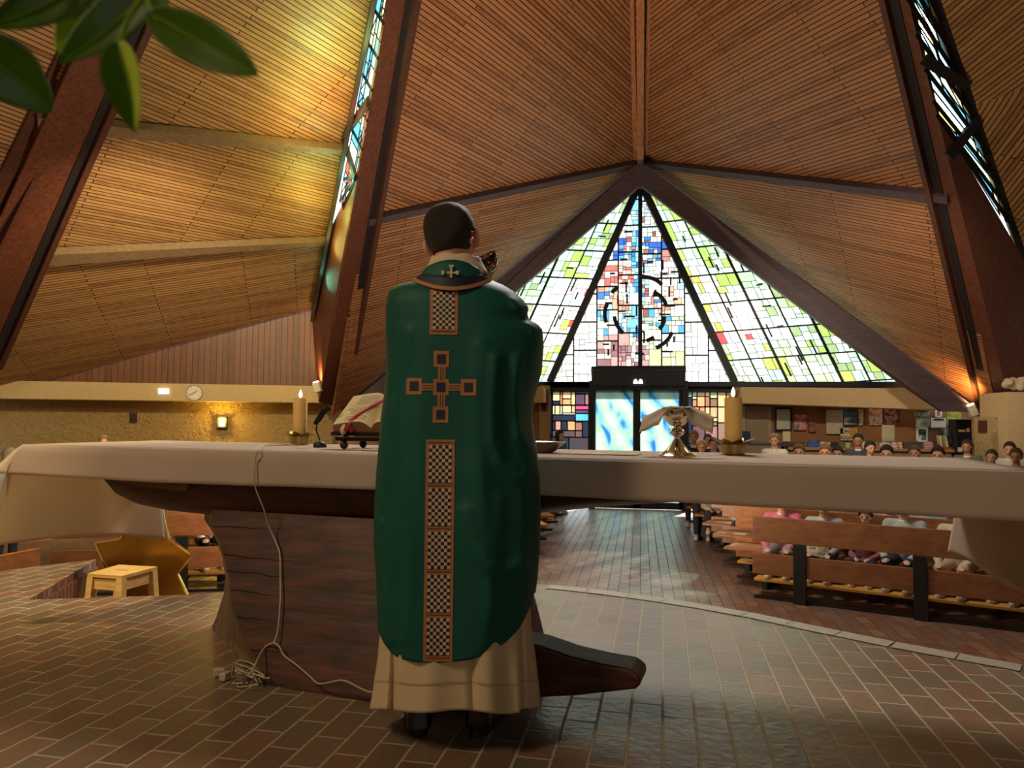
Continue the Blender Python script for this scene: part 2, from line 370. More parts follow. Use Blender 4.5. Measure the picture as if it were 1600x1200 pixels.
M['brickwall']=paving('step_riser_brick', [srgb(96,52,36), srgb(132,74,52), srgb(110,80,62)], srgb(170,150,122), 0, rough=.6)
# ================================================================= THE SHELL
FZ=-.75
# ---- platform (raised chancel floor) with its notch on the left
e1=at_z(150,874,0); e0=at_z(0,892,0); ext=e0+(e0-e1).normalized()*3.2
plat=[(9,-7,0),(9,1.9,0)]
for px,py in ((1600,1040),(1500,1022),(1400,1004),(1270,978),(1185,960),(1100,945),(1030,934),(960,925),(900,918),(835,912)): plat.append(tuple(at_z(px,py,0)))
curve=[V(p) for p in plat[1:]]
plat+= [tuple(at_z(347,925,0)),tuple(at_z(300,929,0)),tuple(at_z(45,937,0)),tuple(e1),tuple(e0),tuple(ext),(-9,ext.y-1.2,0),(-9,-7,0)]
mb=MB(); mb.prism(plat,(0,0,FZ+.02))
for i in range(len(mb.m)):
    if i>=1: mb.m[i]=1
o=mb.build('floor',[M['pave'],M['brickwall']]); struct(o,'raised brick paved chancel platform under the altar','floor')
mb=MB(); mb.add([(-14,-8,FZ),(14,-8,FZ),(14,18,FZ),(-14,18,FZ)],[(0,1,2,3)])
o=mb.build('floor',M['pave_nave']); struct(o,'lower brick paved floor of the nave aisle','floor')
# border course of edge bricks along the curved platform edge
mb=MB(); W_=.115; rs=random.Random(3)
pts=[]
for i in range(len(curve)-1):
    n=max(1,int((curve[i+1]-curve[i]).length/.05))
    for k in range(n): pts.append(curve[i].lerp(curve[i+1],k/n))
pts.append(curve[-1])
acc=0; run=[pts[0]]
for a,b in zip(pts,pts[1:]):
    acc+=(b-a).length; run.append(b)
    if acc>.225:
        ins=[]
        for k,p in enumerate(run):
            t=(run[min(k+1,len(run)-1)]-run[max(k-1,0)]).normalized(); nrm=V((-t.y,t.x,0))
            if nrm.y>0: nrm=-nrm
            ins.append(p+nrm*W_+V((0,0,.004)))
        a0=(run[1]-run[0]).normalized()*.006
        poly=[p+V((0,0,.004)) for p in run]; poly[0]=poly[0]+a0; ins[0]=ins[0]+a0
        mb.add(poly+ins[::-1],[tuple(range(2*len(run)))])
        acc=0; run=[b]
o=mb.build('trim_1',plain('edge_brick',srgb(172,158,140),.42,bump=.3,bscale=40)); struct(o,'pale brick border course along the curved platform edge','trim')
# landing inside the notch
mb=MB(); c0=at_z(45,937,0); c1=at_z(347,925,0)
mb.prism([(c0.x+.2,c0.y-.25,-.40),(c1.x,c1.y-.2,-.40),(c1.x,c1.y+.75,-.40),(e1.x-.3,e1.y+.25,-.40)],(0,0,-.33))
o=mb.build('floor',M['pave_nave']); struct(o,'sunken brick landing in the notch of the platform','floor')
# notch riser bricks: soldier course on the slanted side
mb=MB(); P0=at_z(45,937,0); P1=V(e1); dd=(P1-P0); Ln=dd.length; dd.normalize(); nn=V((dd.y,-dd.x,0))
k=0
while k*.075+.07<Ln:
    a=P0+dd*(k*.075+.004); b=P0+dd*(k*.075+.067)
    mb.bar((a+nn*.012)+V((0,0,-.23)),(b+nn*.012)+V((0,0,-.23)),.02,.36); k+=1
o=mb.build('trim_2',plain('riser_brick',srgb(140,94,66),.6,bump=.3,bscale=40,noise_amt=.3,scale=5)); struct(o,'upright riser bricks on the slanted notch wall','trim')

# ---- roof skeleton
T=V((0,4,11.3)); A=V((0,15.9,6.72))
PR=at_y(1560,645,15); PL=at_y(520,605,15); PL.z=1.5; PR.z=1.3
PL2=V((-12.8,12.0,1.75)); PR2=V((12.8,12.0,1.75))
def poly_panel(pts, d1, d2, mat, name='ceiling', grow=.0, label='', thick=.06):
    """flat boarded bay; boards run along the direction seen between two measured points"""
    pts=[V(p) for p in pts]; n=(pts[1]-pts[0]).cross(pts[2]-pts[0]).normalized()
    a=at_plane(d1[0],d1[1],pts[0],n); b=at_plane(d2[0],d2[1],pts[0],n)
    e1=(b-a).normalized(); e2=n.cross(e1)
    if grow:
        c=sum(pts,V((0,0,0)))/len(pts); pts=[c+(p-c)*(1+grow) for p in pts]
    if n.dot(pts[0]-CAM)<0: n=-n
    N_=len(pts); off=n*thick
    uv=[((p-pts[0]).dot(e1)+50,(p-pts[0]).dot(e2)+50) for p in pts]
    mb=MB(); vs=pts+[p+off for p in pts]; fs=[tuple(range(N_)),tuple(range(N_,2*N_))[::-1]]; uvs=[uv,uv[::-1]]
    for i in range(N_):
        j=(i+1)%N_; fs.append((i,j,j+N_,i+N_)); uvs.append([uv[i],uv[j],uv[j],uv[i]])
    mb.add(vs,fs,0,uvs)
    o=mb.build(name,mat); return struct(o,label,'ceiling')
def on_beam(P,px,py):  # point of line T-P nearest the viewing ray
    d=ray(px,py); u=P-T; w0=T-CAM
    a=u.dot(u); b=u.dot(d); c=d.dot(d); dd=u.dot(w0); ee=d.dot(w0)
    s=(b*ee-c*dd)/(a*c-b*b); return T+u*s
QL=on_beam(PL,588,345); QR=on_beam(PR,1442,318)
nL=(A-T).cross(PL-T).normalized(); nL=nL if nL.z>0 else -nL
nR=(A-T).cross(PR-T).normalized(); nR=nR if nR.z>0 else -nR
PLb=PL-V((0,0,.35)); PRb=PR-V((0,0,.15))
poly_panel([T,A,QL],(650,120),(950,300),M['ceil'],label='upper left boarded roof bay beside the ridge')
poly_panel([A,PLb,QL],(620,407),(816,359),M['ceil'],label='lower left boarded roof bay above the gable window')
poly_panel([T,A,QR],(1080,200),(1400,50),M['ceil'],label='upper right boarded roof bay beside the ridge')
poly_panel([A,PRb,QR],(1100,300),(1440,366),M['ceil'],label='lower right boarded roof bay above the gable window')
# purlins between the bays
mb=MB(); mb.bar(A-nL*.05,QL-nL*.05,.14,.16,nL); o=mb.build('trim_3',M['beamx']); struct(o,'dark purlin across the left roof bay','trim')
mb=MB(); mb.bar(A-nR*.05,QR-nR*.05,.14,.16,nR); o=mb.build('trim_4',M['beamx']); struct(o,'dark purlin across the right roof bay','trim')
# ridge beam with two side laths
rd=(A-T).normalized(); rup=V((1,0,0)).cross(rd); rup=rup if rup.z>0 else -rup
rg=empty('trim_5',A); struct(rg,'ridge beam rising from the gable to the roof peak','trim')
mb=MB(); mb.bar(T-rup*.16,A-rup*.16+rd*.1,.13,.30,rup); mb.build('ridge_beam',M['ridge'],rg)
for s in(-1,1):
    mb=MB(); mb.bar(T-rup*.10+V((s*.26,0,0)),A-rup*.05+V((s*.10,0,0)),.09,.14,rup); mb.build('ridge_lath',M['ridge'],rg)
# main beams falling from the peak: wide boxed girders lying just under the roof plane
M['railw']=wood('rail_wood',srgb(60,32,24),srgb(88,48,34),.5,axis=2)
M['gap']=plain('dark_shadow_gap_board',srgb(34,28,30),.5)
def main_beam(p0, n, top, bot, idx, label, ext, nave, off=.06):
    """top/bot: measured (left,right) edges high and low on the beam; ext: how far it runs on past the low one"""
    n=V(n); p0=V(p0)-n*off
    L0,R0_=[at_plane(x,y,p0,n) for x,y in top]; L1,R1=[at_plane(x,y,p0,n) for x,y in bot]
    tl=(T-(L0+R0_)/2).length/((L0+R0_)/2-(L1+R1)/2).length*.92
    LT=L0+(L0-L1)*tl; RT_=R0_+(R0_-R1)*tl
    LB=L1+(L1-L0)*ext; RB=R1+(R1-R0_)*ext
    g=empty('trim_%d'%idx,L1); struct(g,label,'roof beam')
    mb=MB(); mb.prism([LT,RT_,RB,LB],n*.05); mb.build('girder',M['beam'],g)
    for e0,e1,o0,o1 in ((RT_,RB,LT,LB),(LT,LB,RT_,RB)):
        if (e0 is RT_)==(nave=='R'):
            i0=(o0-e0).normalized(); i1=(o1-e1).normalized()
            mb=MB(); mb.bar(e0+i0*.03-n*.05,e1+i1*.05-n*.05,.08,.12,n); mb.build('edge_rail',M['railw'],g)
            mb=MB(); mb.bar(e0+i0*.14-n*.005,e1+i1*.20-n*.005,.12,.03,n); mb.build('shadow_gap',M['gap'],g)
    return g,LT,RT_,RB,LB
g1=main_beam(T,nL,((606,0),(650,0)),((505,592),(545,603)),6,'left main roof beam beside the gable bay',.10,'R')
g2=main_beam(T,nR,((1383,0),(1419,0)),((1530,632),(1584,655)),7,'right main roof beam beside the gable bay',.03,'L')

# ---- side clerestory slots between beam and the next roof shell
def mosaic(mbg, mbl, mp, x0,x1,y0,y1, colf, mind, lead=.012, rnd=random, clip=None, depth=0, skip=.0, lt=.012):
    """recursively split a light into coloured panes; mp maps (x,y) to 3D"""
    w,h=x1-x0,y1-y0
    if depth<7 and (w>mind*1.7 or h>mind*1.7) and rnd.random()>skip*depth:
        f=rnd.uniform(.3,.7)
        if w*rnd.uniform(.6,1.4)>h: 
            xm=x0+w*f; a=(x0,xm,y0,y1); b=(xm,x1,y0,y1)
        else:
            ym=y0+h*f; a=(x0,x1,y0,ym); b=(x0,x1,ym,y1)
        mosaic(mbg,mbl,mp,*a,colf,mind,lead,rnd,clip,depth+1,skip,lt); mosaic(mbg,mbl,mp,*b,colf,mind,lead,rnd,clip,depth+1,skip,lt); return
    poly=[(x0,y0),(x1,y0),(x1,y1),(x0,y1)]
    if clip: poly=clip(poly)
    if len(poly)<3: return
    P=[mp(*p) for p in poly]
    mbg.add(P,[tuple(range(len(P)))],0,col=colf((x0+x1)/2,(y0+y1)/2))
    cnt=len(P)
    for i in range(cnt):
        a,b=poly[i],poly[(i+1)%cnt]
        if (a[1]==b[1]==y0) or (a[0]==b[0]==x0):
            if (P[i]-P[(i+1)%cnt]).length>.01: mbl.bar(P[i],P[(i+1)%cnt],lead,lt,NRM[0])
def nearest_t(a,b,px,py):
    d=ray(px,py); u=b-a; w0=a-CAM; A_=u.dot(u); B_=u.dot(d); C_=d.dot(d); D_=u.dot(w0); E_=d.dot(w0)
    return (B_*E_-C_*D_)/(A_*C_-B_*B_)
NRM=[V((0,1,0))]
def clipper(planes):
    def f(poly):
        for a,b,c in planes:       # keep a*x+b*y<=c
            out=[]
            for i in range(len(poly)):
                p,q=poly[i],poly[(i+1)%len(poly)]; dp=a*p[0]+b*p[1]-c; dq=a*q[0]+b*q[1]-c
                if dp<=0: out.append(p)
                if dp*dq<0: t=dp/(dp-dq); out.append((p[0]+(q[0]-p[0])*t,p[1]+(q[1]-p[1])*t))
            poly=out
            if len(poly)<3: return []
        return poly
    return f
def slot(sidepoly_far_a, far_b, near_a, near_b, idx, label, tmax, bars, seed, pal, gw=1.0, t0=0):
    """riser wall between near line (beam) and far line (edge of next shell); glass from the peak down to tmax"""
    def q(t,s): return near_a.lerp(near_b,t).lerp(sidepoly_far_a.lerp(far_b,t),s)
    rnd=random.Random(seed)
    g=empty('window_%d'%idx,q(.5,.5)); struct(g,label,'window')
    nrm=(near_b-near_a).cross(sidepoly_far_a-near_a).normalized(); nrm=nrm if nrm.dot(FH)>0 else -nrm; NRM[0]=nrm
    mg,ml=MB(),MB()
    def col(x,y): return pal[rnd.randrange(len(pal))]
    wid=(q(.5,1)-q(.5,0)).length; L=(near_b-near_a).length
    n=int(L*tmax/.5)+1
    def mp(x,y): return q(max(0,min(tmax-.055+.085*x,y+.02-.055*x)),x*gw)
    for i in range(n): mosaic(mg,ml,mp,.0,1.0,i/n*tmax,(i+1)/n*tmax,col,.22,rnd=rnd,skip=.05,lead=.016,lt=.02,clip=None) if False else None
    # panes: split in local units where x spans the slot
    for i in range(n):
        y0,y1=i/n*tmax,(i+1)/n*tmax
        xs=[0]+sorted(rnd.uniform(.15,.85) for _ in range(2))+[1]
        for a,b in zip(xs,xs[1:]):
            ym=y0+(y1-y0)*rnd.uniform(.3,.7)
            for c,d_ in ((y0,ym),(ym,y1)):
                k=rnd.uniform(-.06,.06)
                P=[mp(a,c),mp(min(1,b),c),mp(min(1,b),d_),mp(a,d_)]
                mg.add(P,[(0,1,2,3)],0,col=col(0,0))
                ml.bar(P[0],P[1],.014,.02,nrm); ml.bar(P[1],P[2],.014,.02,nrm)
                if rnd.random()<.4: ml.bar(P[0],P[2],.012,.018,nrm)
        ml.bar(mp(0,y1),mp(1,y1),.045,.03,nrm)
    mg.build('glass_panes',M['glass_side'],g); ml.build('lead_cames',M['lead'],g)
    mf=MB()
    for pn1,pf1,wd in bars:
        mf.bar(near_a.lerp(near_b,nearest_t(near_a,near_b,*pn1))-nrm*.03,sidepoly_far_a.lerp(far_b,nearest_t(sidepoly_far_a,far_b,*pf1))-nrm*.03,wd,.05,nrm)
    mf.bar(q(0,(1+gw)/2+.10),q(1,(1+gw)/2+.10),max(.26,wid*(1-gw)+.22),.06,nrm); mf.build('window_frame',M['gap'],g)
    # solid boarding below the glass
    poly=[q(tmax-.06,0),q(tmax+.03,1),q(1,1),q(1,0)]
    mbp=MB(); mbp.prism(poly,nrm*.03); mbp.build('apron_board',M['vboard2'],g)
    return g
M['vboard2']=wood('apron_wood',srgb(84,46,34),srgb(112,64,46),.5,axis=2,scale=.6)
pal_side=[(.10,.42,.70),(.16,.55,.80),(.40,.78,.90),(.62,.85,.55),(.85,.70,.30),(.75,.88,.70),(.30,.6,.75),(.85,.8,.5),(.10,.40,.62)]
# left slot: far edge line measured (583,0)->(487,480)
GL=at_y(487,480,14.9); 
FL0=at_d(581,0,(on_beam(PL,618,0)-CAM).dot(FH)+.2)
FLT=FL0+(FL0-GL)*((T-on_beam(PL,618,0)).length/(on_beam(PL,618,0)-PL).length*.95)
baseL=at_y(501,603,15.0)
slot(FLT,GL,g1[1],g1[4].lerp(g1[1],.16),1,'left tall slot of blue leaded glass beside the roof beam',.80,[((580,160),(541,215),.16),((541,275),(541,215),.12)],5,pal_side+[(.8,.12,.08),(.8,.75,.3)],gw=.62)
mbp=MB(); q0=g1[4].lerp(g1[1],.16); mbp.prism([q0,GL,baseL,g1[4]],nL*.03); o=mbp.build('wall_left',M['vboard2']); struct(o,'brown boarded wedge beneath the left slot window','wall')
# right slot
cR0=on_beam(PR,1405,0); GR=at_d(1612,430,(on_beam(PR,1540,430)-CAM).dot(FH)+.15)
FR0=at_d(1462,0,(cR0-CAM).dot(FH)+.15)
FRT=FR0+(FR0-GR)*((T-cR0).length/(cR0-PR).length*1.25)
slot(FRT,GR,g2[2],g2[3].lerp(g2[2],.36),2,'right tall slot of yellow and blue leaded glass',.955,[((1443,92),(1500,138),.13),((1474,246),(1524,186),.15)],9,pal_side+[(.95,.75,.25),(.9,.8,.45)])
mbp=MB(); q1=g2[3].lerp(g2[2],.36); mbp.prism([q1,GR,GR+(GR-FRT).normalized()*1.9,g2[3]],nR*.03); o=mbp.build('wall_right',M['vboard2']); struct(o,'brown boarded wedge beneath the right slot window','wall')

# ---- second roof shells
H2=at_y(60,599,13.6)
nP=(GL-FLT).cross(PL2-FLT).normalized()
H2=at_plane(60,599,GL,(PL2+V((0,.4,0))-FLT).cross(GL-FLT))
PLx=at_y(-200,671,12.0)
def split_bay(a,b,c,d,cuts,dirs,mat,labels):
    """a-b: right edge top/bottom, d-c: left edge top/bottom; cuts are (t_right,t_left)"""
    prev=(a,d)
    for (tr,tl),dr,lb in zip(cuts+[(1,1)],dirs,labels):
        r=a.lerp(b,tr); l=d.lerp(c,tl)
        pts=[prev[0],r,l,prev[1]]
        if (prev[0]-prev[1]).length<.05: pts=[prev[0],r,l]
        poly_panel(pts,dr[0],dr[1],mat,label=lb); prev=(r,l)
TL=FLT
t1=nearest_t(FLT,GL,535,225); t2=nearest_t(FLT,GL,508,368)
s1=nearest_t(TL,PLx,138,228); s2=nearest_t(TL,PLx,30,442)
split_bay(FLT,GL,PLx,TL,[(t1,s1),(t2,s2)],[((220,40),(536,200)),((130,262),(500,345)),((100,480),(480,420))],M['ceil2'],['upper boarded bay of the left roof shell','middle boarded bay of the left roof shell','lowest boarded bay of the left roof shell'])
pn=(GL-FLT).cross(PLx-FLT).normalized(); pn=pn if pn.z>0 else -pn
for k,(t,s,i) in enumerate(((t1,s1,8),(t2,s2,9))):
    a=FLT.lerp(GL,t)-pn*.05; b=TL.lerp(PLx,s)-pn*.05
    mb=MB(); d=(b-a).normalized(); sd=pn.cross(d)
    wa,wb=.05,.24+.10*k
    mb.prism([a+sd*wa,a-sd*wa,b-sd*wb,b+sd*wb],-pn*.16) if False else mb.prism([a+sd*wa,a-sd*wa,b-sd*wb*.5,b+sd*wb*.5],pn*-.14)
    o=mb.build('trim_%d'%i,wood('purlin_grey_%d'%k,srgb(104,84,62),srgb(132,106,78),.6,axis=0)); struct(o,('upper','lower')[k]+' greyish purlin across the left roof shell','trim')
# left second beam: measured edges
def beam2(P,pairs,idx,label,n,mirror=False):
    return main_beam(P,n,pairs,idx,label)
n2=V((-.5,.3,.8)).normalized()
n2=(GL-FLT).cross(PLx-FLT).normalized(); n2=n2 if n2.z>0 else -n2
g3=main_beam(FLT,n2,((114,96),(210,96)),((-10,362),(82,390)),10,'wide left roof beam in front of the second shell',.9,'R',.26)
# third shell at far left, seen orange in lamp light
T3=V((-.6,3.6,11.9)); G3=at_d(-20,330,10.5); P3=V((-13.5,2.0,1.75)); G3b=G3+(G3-at_d(112,60,9.0)).normalized()*5
T3=at_d(112,60,9.0)+(at_d(112,60,9.0)-G3).normalized()*4.5
mb=MB(); mb.add([g3[1]+n2*.1,T3,G3b,g3[4]+n2*.1],[(0,1,2,3)]); o=mb.build('wall_left',M['vboard2'],solid=.04); struct(o,'boarded infill between the wide left beam and the far shell','wall')
poly_panel([T3,G3b,P3+V((-1,4,0)),V((-4,1.5,12.2))],(0,60),(90,100),M['ceil2'],label='far left boarded roof shell glowing orange')
mb=MB(); mb.bar(T3,G3b,.16,.16,n2); mb.bar(T3+V((.25,.1,-.05)),G3b+V((.35,.2,-.05)),.05,.10,n2); o=mb.build('trim_11',M['railw']); struct(o,'edge rail of the far left roof shell','trim')
# right second shell
PRx=PR2
tR=nearest_t(FRT,GR,1530,162)
poly_panel([FRT,FRT.lerp(GR,tR),V((14,6,7.2)),V((4,2.5,12.0))],(1545,122),(1600,80),M['ceil2'],label='upper boarded bay of the right roof shell')
poly_panel([FRT.lerp(GR,tR),GR,V((14.5,11,2.6)),V((14,6,7.2))],(1560,300),(1600,250),M['ceil2'],label='lower boarded bay of the right roof shell')
# rest of the tent behind the viewer
bk=[V((-13.5,2,1.75)),V((-10,-7.5,1.75)),V((10,-7.5,1.75)),V((14,3,1.75)),V((14.5,11,2.6))]
mb=MB()
tp=V((0,2.6,12.4))
for a,b in ((V((-14.5,6,2)),bk[0]),(bk[0],bk[1]),(bk[1],bk[2]),(bk[2],bk[3]),(bk[3],bk[4])): mb.add([tp,a,b],[(0,1,2)])
mb.add([tp,V((4,2.5,12.0)),V((14,6,7.2)),V((14.5,11,2.6)),V((14,3,1.75))],[(0,1,2,3,4)])
mb.add([tp,FLT,T,FRT,V((4,2.5,12.0))],[(0,1,2),(0,2,3),(0,3,4)])
mb.add([tp,V((-4,1.5,12.2)),T3,FLT],[(0,1,2),(0,2,3)])
o=mb.build('ceiling',M['ceil2']); struct(o,'boarded roof above and behind the chancel','ceiling')

# ---- left side wall: fascia, roughcast wall, sloping board wall
WL=[V((-6.55,15.0,0)),V((-13.4,12.2,0)),V((-13.5,2,0)),V((-10,-7.5,0)),V((10,-7.5,0)),V((14,3,0)),V((13.6,12.2,0)),V((6.6,15.0,0))]
a,b=WL[0],WL[1]; wd=(b-a).normalized(); wn=V((wd.y,-wd.x,0)); wn=wn if wn.y<0 else -wn
mb=MB(); zt,zb=1.79,1.43
mb.prism([a+V((.05,0,zb)),b+V((0,0,zb)),b+V((0,0,zt)),a+V((.05,0,zt))],-wn*.75); o=mb.build('trim_12',M['plaster'],bevel=.01); struct(o,'cream plaster ledge along the left nave wall','trim')
mb=MB(); mb.prism([a-wn*.62+V((0,0,FZ)),b-wn*.62+V((0,0,FZ)),b-wn*.62+V((0,0,zb)),a-wn*.62+V((0,0,zb))],-wn*.2); o=mb.build('wall_left',M['rough']); struct(o,'roughcast plaster wall beneath the left ledge','wall')
# boarded triangle above the ledge
tri=[at_plane(503,604,a,wn),at_plane(-80,606,a,wn),at_plane(-80,575,a,wn),at_plane(480,430,a,wn),at_plane(520,480,a,wn)]
tri=[p-wn*.3 for p in tri]; tri[0].z=1.6; tri[1].z=1.6
mb=MB(); uvs=[[((p-tri[0]).z+20,(p-tri[0]).dot(wd)+20) for p in tri]]
mb.add(tri,[(0,1,2,3,4)],0,uvs); o=mb.build('wall_left',M['vboard'],solid=.03); struct(o,'upright dark boards filling the wedge above the ledge','wall')
# right side wall, mirrored
c,d=WL[7],WL[6]; wd2=(d-c).normalized(); wn2=V((wd2.y,-wd2.x,0)); wn2=wn2 if wn2.y<0 else -wn2
mb=MB(); mb.prism([c+V((.4,0,zb)),d+V((0,0,zb)),d+V((0,0,zt)),c+V((.4,0,zt))],-wn2*.75); o=mb.build('trim_13',M['plaster'],bevel=.01); struct(o,'cream plaster ledge along the right nave wall','trim')
mb=MB(); mb.prism([c-wn2*.62+V((0,0,FZ)),d-wn2*.62+V((0,0,FZ)),d-wn2*.62+V((0,0,zb)),c-wn2*.62+V((0,0,zb))],-wn2*.2); o=mb.build('wall_right',M['rough']); struct(o,'roughcast plaster wall beneath the right ledge','wall')
mb=MB(); mb.add([c+V((0,0,1.7)),d+V((0,.3,1.7)),GR+V((3,0,.5)),GR],[(0,1,2,3)]); o=mb.build('wall_right',M['vboard2'],solid=.03); struct(o,'brown boards above the right ledge','wall')
for nm,p,q in (('wall_left',WL[1],WL[2]),('wall_left',WL[2],WL[3]),('wall_back',WL[3],WL[4]),('wall_right',WL[4],WL[5]),('wall_right',WL[5],WL[6])):
    mb=MB(); mb.add([p+V((0,0,FZ)),q+V((0,0,FZ)),q+V((0,0,2.4)),p+V((0,0,2.4))],[(0,1,2,3)]); o=mb.build(nm,M['rough'],solid=.1); struct(o,'roughcast wall around the chancel','wall')

# ---- gable window
WY=16.0
ul0=at_y(1010,258,15.15); ul1=at_y(1080,311,15.1); ul2=at_y(1534,644,14.5)
lo=[at_y(1472,643,14.5),at_y(1414,604,14.65),at_y(1232,466,14.9),at_y(1118,380,15.05),at_y(1003,291,15.15)]
low_=[at_y(1414,604,WY),at_y(1003,291,WY)]
def mir(p): return V((-p.x,p.y,p.z))
for s,i,nm in ((1,14,'right'),(-1,15,'left')):
    P=[V((0,15.15,ul0.z+.05)),ul0,ul1,ul2]+lo+[V((0,15.15,lo[-1].z-.02))]
    if s<0: P=[mir(p) for p in P]
    mb=MB(); mb.prism(P,(0,.12,0)); o=mb.build('trim_%d'%i,M['beamx']); struct(o,nm+' sloping beam over the gable window','trim')
g=empty('window_3',(0,WY,4)); struct(g,'tall triangular gable window of coloured leaded glass','window')
zt_,zb_=6.25,1.93
dz=(low_[1].z+.22); lx=(low_[0].x+.30); slope=(dz-zb_)/lx
KS=.447
tops=(slope,1.0,dz)      # slope*x+z<=dz
rnd=random.Random(11)
def colc(x,z):   # centre light
    r=rnd.random(); ax=abs(x); cx=x; 
    W=(.97,1,1)
    if 2.2<z<2.9 and ax<1.0:
        return rnd.choice([(.28,.14,.16),(.95,.95,.92),(.5,.3,.3),(.92,.95,.95),(.35,.2,.22),(.8,.85,.7)]) if x<.1 else rnd.choice([W,(.85,.92,.75),(.6,.7,.6),(.5,.6,.32),W,(.8,.8,.75)])
    if ax<.16: 
        if x<0.02: return rnd.choice([(.03,.20,.55),(.25,.65,.85),(.35,.75,.85),(.05,.3,.7),(.2,.5,.8),(.6,.85,.9)])
        return rnd.choice([(.05,.2,.6),(.4,.75,.85),(.7,.8,.8),(.3,.12,.10),W,(.6,.85,.9)])
    if z>5.0 and ax<.3: return rnd.choice([(.30,.12,.08),(.5,.65,.8),W,(.7,.85,.9),(.85,.9,.85)])
    if 4.55<z<5.1 and ax<.55: return rnd.choice([(.04,.12,.6),(.15,.3,.28),(.9,.95,.9),(.1,.35,.75),(.75,.8,.75),(.45,.2,.18)])
    if 4.0<z<4.5 and -1<x<-.1: return rnd.choice([(.75,.45,.42),(.9,.7,.65),(.5,.15,.13),(.95,.85,.8),(.8,.6,.58)])
    if 3.45<z<4.0 and ax<1.0: return rnd.choice([(.85,.4,.28),(.5,.25,.2),(.75,.88,.88),(.35,.65,.8),(.9,.85,.8),(.06,.2,.6),W])
    if 2.9<z<3.45 and ax<.9: return rnd.choice([(.08,.35,.75),(.5,.8,.85),(.8,.9,.88),W,(.45,.55,.45),(.75,.75,.55)])
    if ax<1.0: return rnd.choice([W,W,(.8,.9,.9),(.7,.75,.7),(.9,.9,.9),(.6,.5,.5)]) if r<.7 else W
    if z<2.6: return rnd.choice([W,(.82,.93,.9),(.70,.85,.78),(.75,.85,.88),W,(.5,.62,.55)])
    return W if r<.85 else rnd.choice([(.85,.92,.95),(.9,.95,.9),(.85,.6,.55),(.6,.85,.9)])
mg,ml,mm=MB(),MB(),MB()
NRM[0]=V((0,1,0))
cc=clipper([tops,(-slope,1,dz),(1/KS,1,6.28),(-1/KS,1,6.28)])
xs=[-1.98,-1.43,-.93,-.47,0,.45,.93,1.42,1.98]
for i in range(8):
    zz=2.28 if abs(xs[i]+xs[i+1])/2<.95 else zb_
    x0,x1=xs[i],xs[i+1]
    while zz<6.2:
        z2=zz+rnd.uniform(.5,.72)
        md=.075 if abs((x0+x1)/2)<.5 else (.11 if abs((x0+x1)/2)<1 else .2)
        if zz<2.85 and abs((x0+x1)/2)>.5: md=.14
        mosaic(mg,ml,lambda x,z:V((x,WY,z)),x0,x1,zz,z2,colc,md,lead=.010,rnd=rnd,clip=cc,skip=.03)
        if abs(x0)<(6.2-z2)*KS or abs(x1)<(6.2-z2)*KS:
            lim=(6.24-z2)*KS; a=max(x0,-lim); b=min(x1,lim)
            if b>a+.02: mm.bar((a,WY-.01,z2),(b,WY-.01,z2),.03,.035,(0,1,0))
        zz=z2
    if 0<i:
        zend=6.24-abs(x0)/KS
        if x0!=0: mm.bar((x0,WY-.01,zb_ if abs(x0)>1 else 2.28),(x0,WY-.01,zend),.03,.035,(0,1,0))
mm.bar((0,WY-.02,2.25),(0,WY-.02,6.2),.085,.08,(0,1,0))
for s in(-1,1):
    mm.bar((s*(6.28-zb_)*KS,WY-.04,zb_),(0.0,WY-.04,6.28),.15,.12,(0,1,0))
Wt=(.97,1,1)
def colo(s,x,z):
    r=rnd.random(); edge=(dz-slope*abs(x))-z   # distance below roof line
    if edge<.95: return rnd.choice([(.45,.78,.62),(.55,.85,.75),(.36,.52,.13),(.40,.62,.40),(.75,.90,.70),(.6,.9,.85),(.30,.42,.22)])
    if z<2.75: return rnd.choice([(.45,.75,.78),(.65,.85,.75),(.46,.56,.14),(.42,.60,.40),Wt,(.62,.82,.62),(.5,.8,.85),(.58,.74,.42)])
    if s>0 and abs(x)>2.9 : return rnd.choice([(.5,.8,.85),(.50,.62,.20),(.7,.9,.8),Wt,(.75,.85,.5),(.55,.8,.65)])
    if edge<1.3: return Wt if r<.45 else rnd.choice([(.55,.85,.85),(.6,.85,.7),(.44,.58,.16),(.8,.9,.8),(.85,.7,.65)])
    if r<.72: return Wt if r<.5 else (.88,.95,.90)
    return rnd.choice([(.9,.75,.7),(.55,.85,.9),(.75,.85,.6),(.85,.08,.10),(.95,.85,.6),(.85,.5,.45),(.62,.6,.12)])
